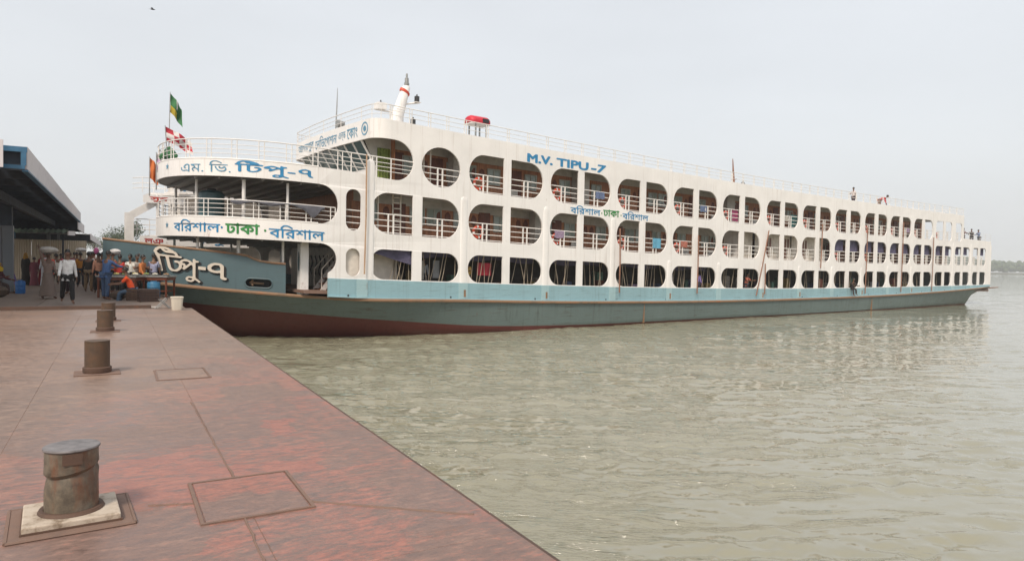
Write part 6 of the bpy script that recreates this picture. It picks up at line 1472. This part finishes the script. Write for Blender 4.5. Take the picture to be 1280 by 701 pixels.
o = inst('sack', MB().mesh('sack', M['rope']) if False else (lambda m_: (lump(m_, (0, 0, .16), (.3, .24, .17), 9), m_.mesh('sack', sackm('sack_brown', (0.13, 0.09, 0.065, 1)), True))[1])(MB()), None, pp(-1.85, 5.2)); tag(o, 'brown sack slumped under the left stall', 'sack')
def drum(r, a, label, col, h=.62, rad=.22):
    e = empty('barrel', pp(r, a), PROT); tag(e, label, 'barrel'); m_ = plain('barrel_' + label.split()[0], col, .45, .25)
    MB().lathe([(rad * .92, 0), (rad, .03), (rad, h * .33), (rad * 1.04, h * .36), (rad, h * .39), (rad, h * .66), (rad * 1.04, h * .69), (rad, h * .72), (rad, h - .04), (rad * .9, h)], 20).build('drum', m_, e, True); MB().lathe([(rad * .5, h), (rad * .5, h + .03), (rad * .45, h + .035)], 14).build('lid', m_, e, True)
drum(-0.70, 5.6, 'blue plastic barrel under the right stall', (0.03, 0.16, 0.30, 1)); drum(-5.25, 10.2, 'bright blue plastic can at the foot of the grey post', (0.02, 0.14, 0.42, 1), .5, .17)
drum(-1.08, 5.9, 'red plastic tub between the two stalls', (0.45, 0.03, 0.04, 1), .3, .18)
# white bucket on the pontoon corner
bk = empty('bucket', pp(-0.36, -0.75), PROT); tag(bk, 'dirty white square bucket at the pontoon corner', 'bucket')
rg = []
for s_, z in ((.135, 0), (.14, .02), (.165, .36), (.178, .365), (.178, .395), (.165, .40), (.158, .395), (.13, .03)):
    rg.append([(s_ * math.copysign(abs(math.cos(t)) ** .45, math.cos(t)), s_ * math.copysign(abs(math.sin(t)) ** .45, math.sin(t)), z) for t in np.linspace(0, 2 * math.pi, 32, endpoint=False)])
MB().rings(rg, True, True).build('tub', worn('bucket_white', (0.62, 0.57, 0.48, 1), '#8a7860', .5), bk, True)
MB().tube([(-.18, 0, .38), (-.19, .12, .30), (-.1, .2, .22), (.1, .2, .22), (.19, .12, .30), (.18, 0, .38)], .006, 5).build('handle', M['steel'], bk)
# folded metal trestle lying near the bucket
tr = empty('folding_trestle', pp(-0.72, -0.25), PROT + R(20)); tag(tr, 'small folded metal trestle left of the white bucket', 'trestle')
for k, (p, q) in enumerate((((-.22, 0, .02), (.1, 0, .34)), ((-.1, .12, .02), (.2, .12, .30)), ((.2, 0, .02), (-.12, 0, .30)), ((.28, .12, .02), (0, .12, .28)))): MB().tube([p, q], .016, 6).build('leg', M['steel'], tr)
MB().tube([(.1, 0, .33), (.2, .12, .30)], .014, 6).build('cross_bar', M['steel'], tr)
o = MB().rings([[(.15 * math.cos(t), .1 * math.sin(t), z) for t in np.linspace(0, 2 * math.pi, 14, endpoint=False)] for z in (0, .012)], True, True).build('paper_scrap', plain('paper', (0.55, 0.53, 0.5, 1), .9), None, False, pp(-0.85, 0.7, DECK + .002)); tag(o, 'crumpled pale paper on the deck below the dark crate', 'litter')
mb = MB(); lump(mb, (0, 0, .2), (.45, .35, .24), 12); lump(mb, (0, 0, .2), (.45, .35, .24), 13)
mb = MB(); lump(mb, (0, 0, .2), (.45, .35, .24), 12); o = mb.build('basket', sackm('basket_brown', (0.10, 0.07, 0.05, 1)), None, True, pp(-5.75, 7.6)); tag(o, 'brown wicker basket in front of the seated vendor', 'basket')
# a bird crossing the sky
bd = MB(); bd.rings([[(x, r_ * math.cos(t), r_ * .9 * math.sin(t)) for t in np.linspace(0, 2 * math.pi, 8, endpoint=False)] for x, r_ in ((-.26, .01), (-.15, .04), (0, .07), (.14, .055), (.2, .035), (.25, .01))], True, True)
for s in (-1, 1): bd.add([(.08, s * .05, .02), (-.08, s * .05, .02), (-.12, s * .34, .12), (.04, s * .32, .14), (-.1, s * .62, .06)], [(0, 1, 2, 3), (3, 2, 4)])
bd.add([(-.22, -.02, 0), (-.22, .02, 0), (-.4, .08, 0), (-.4, -.08, 0)], [(0, 1, 2, 3)])
o = bd.build('bird', plain('bird_black', (0.02, 0.02, 0.022, 1), .7), None, False, (-37.0, 70, 28.2), fix=False); o.rotation_euler = (R(10), 0, R(20)); tag(o, 'small dark bird gliding high in the sky at left', 'bird')
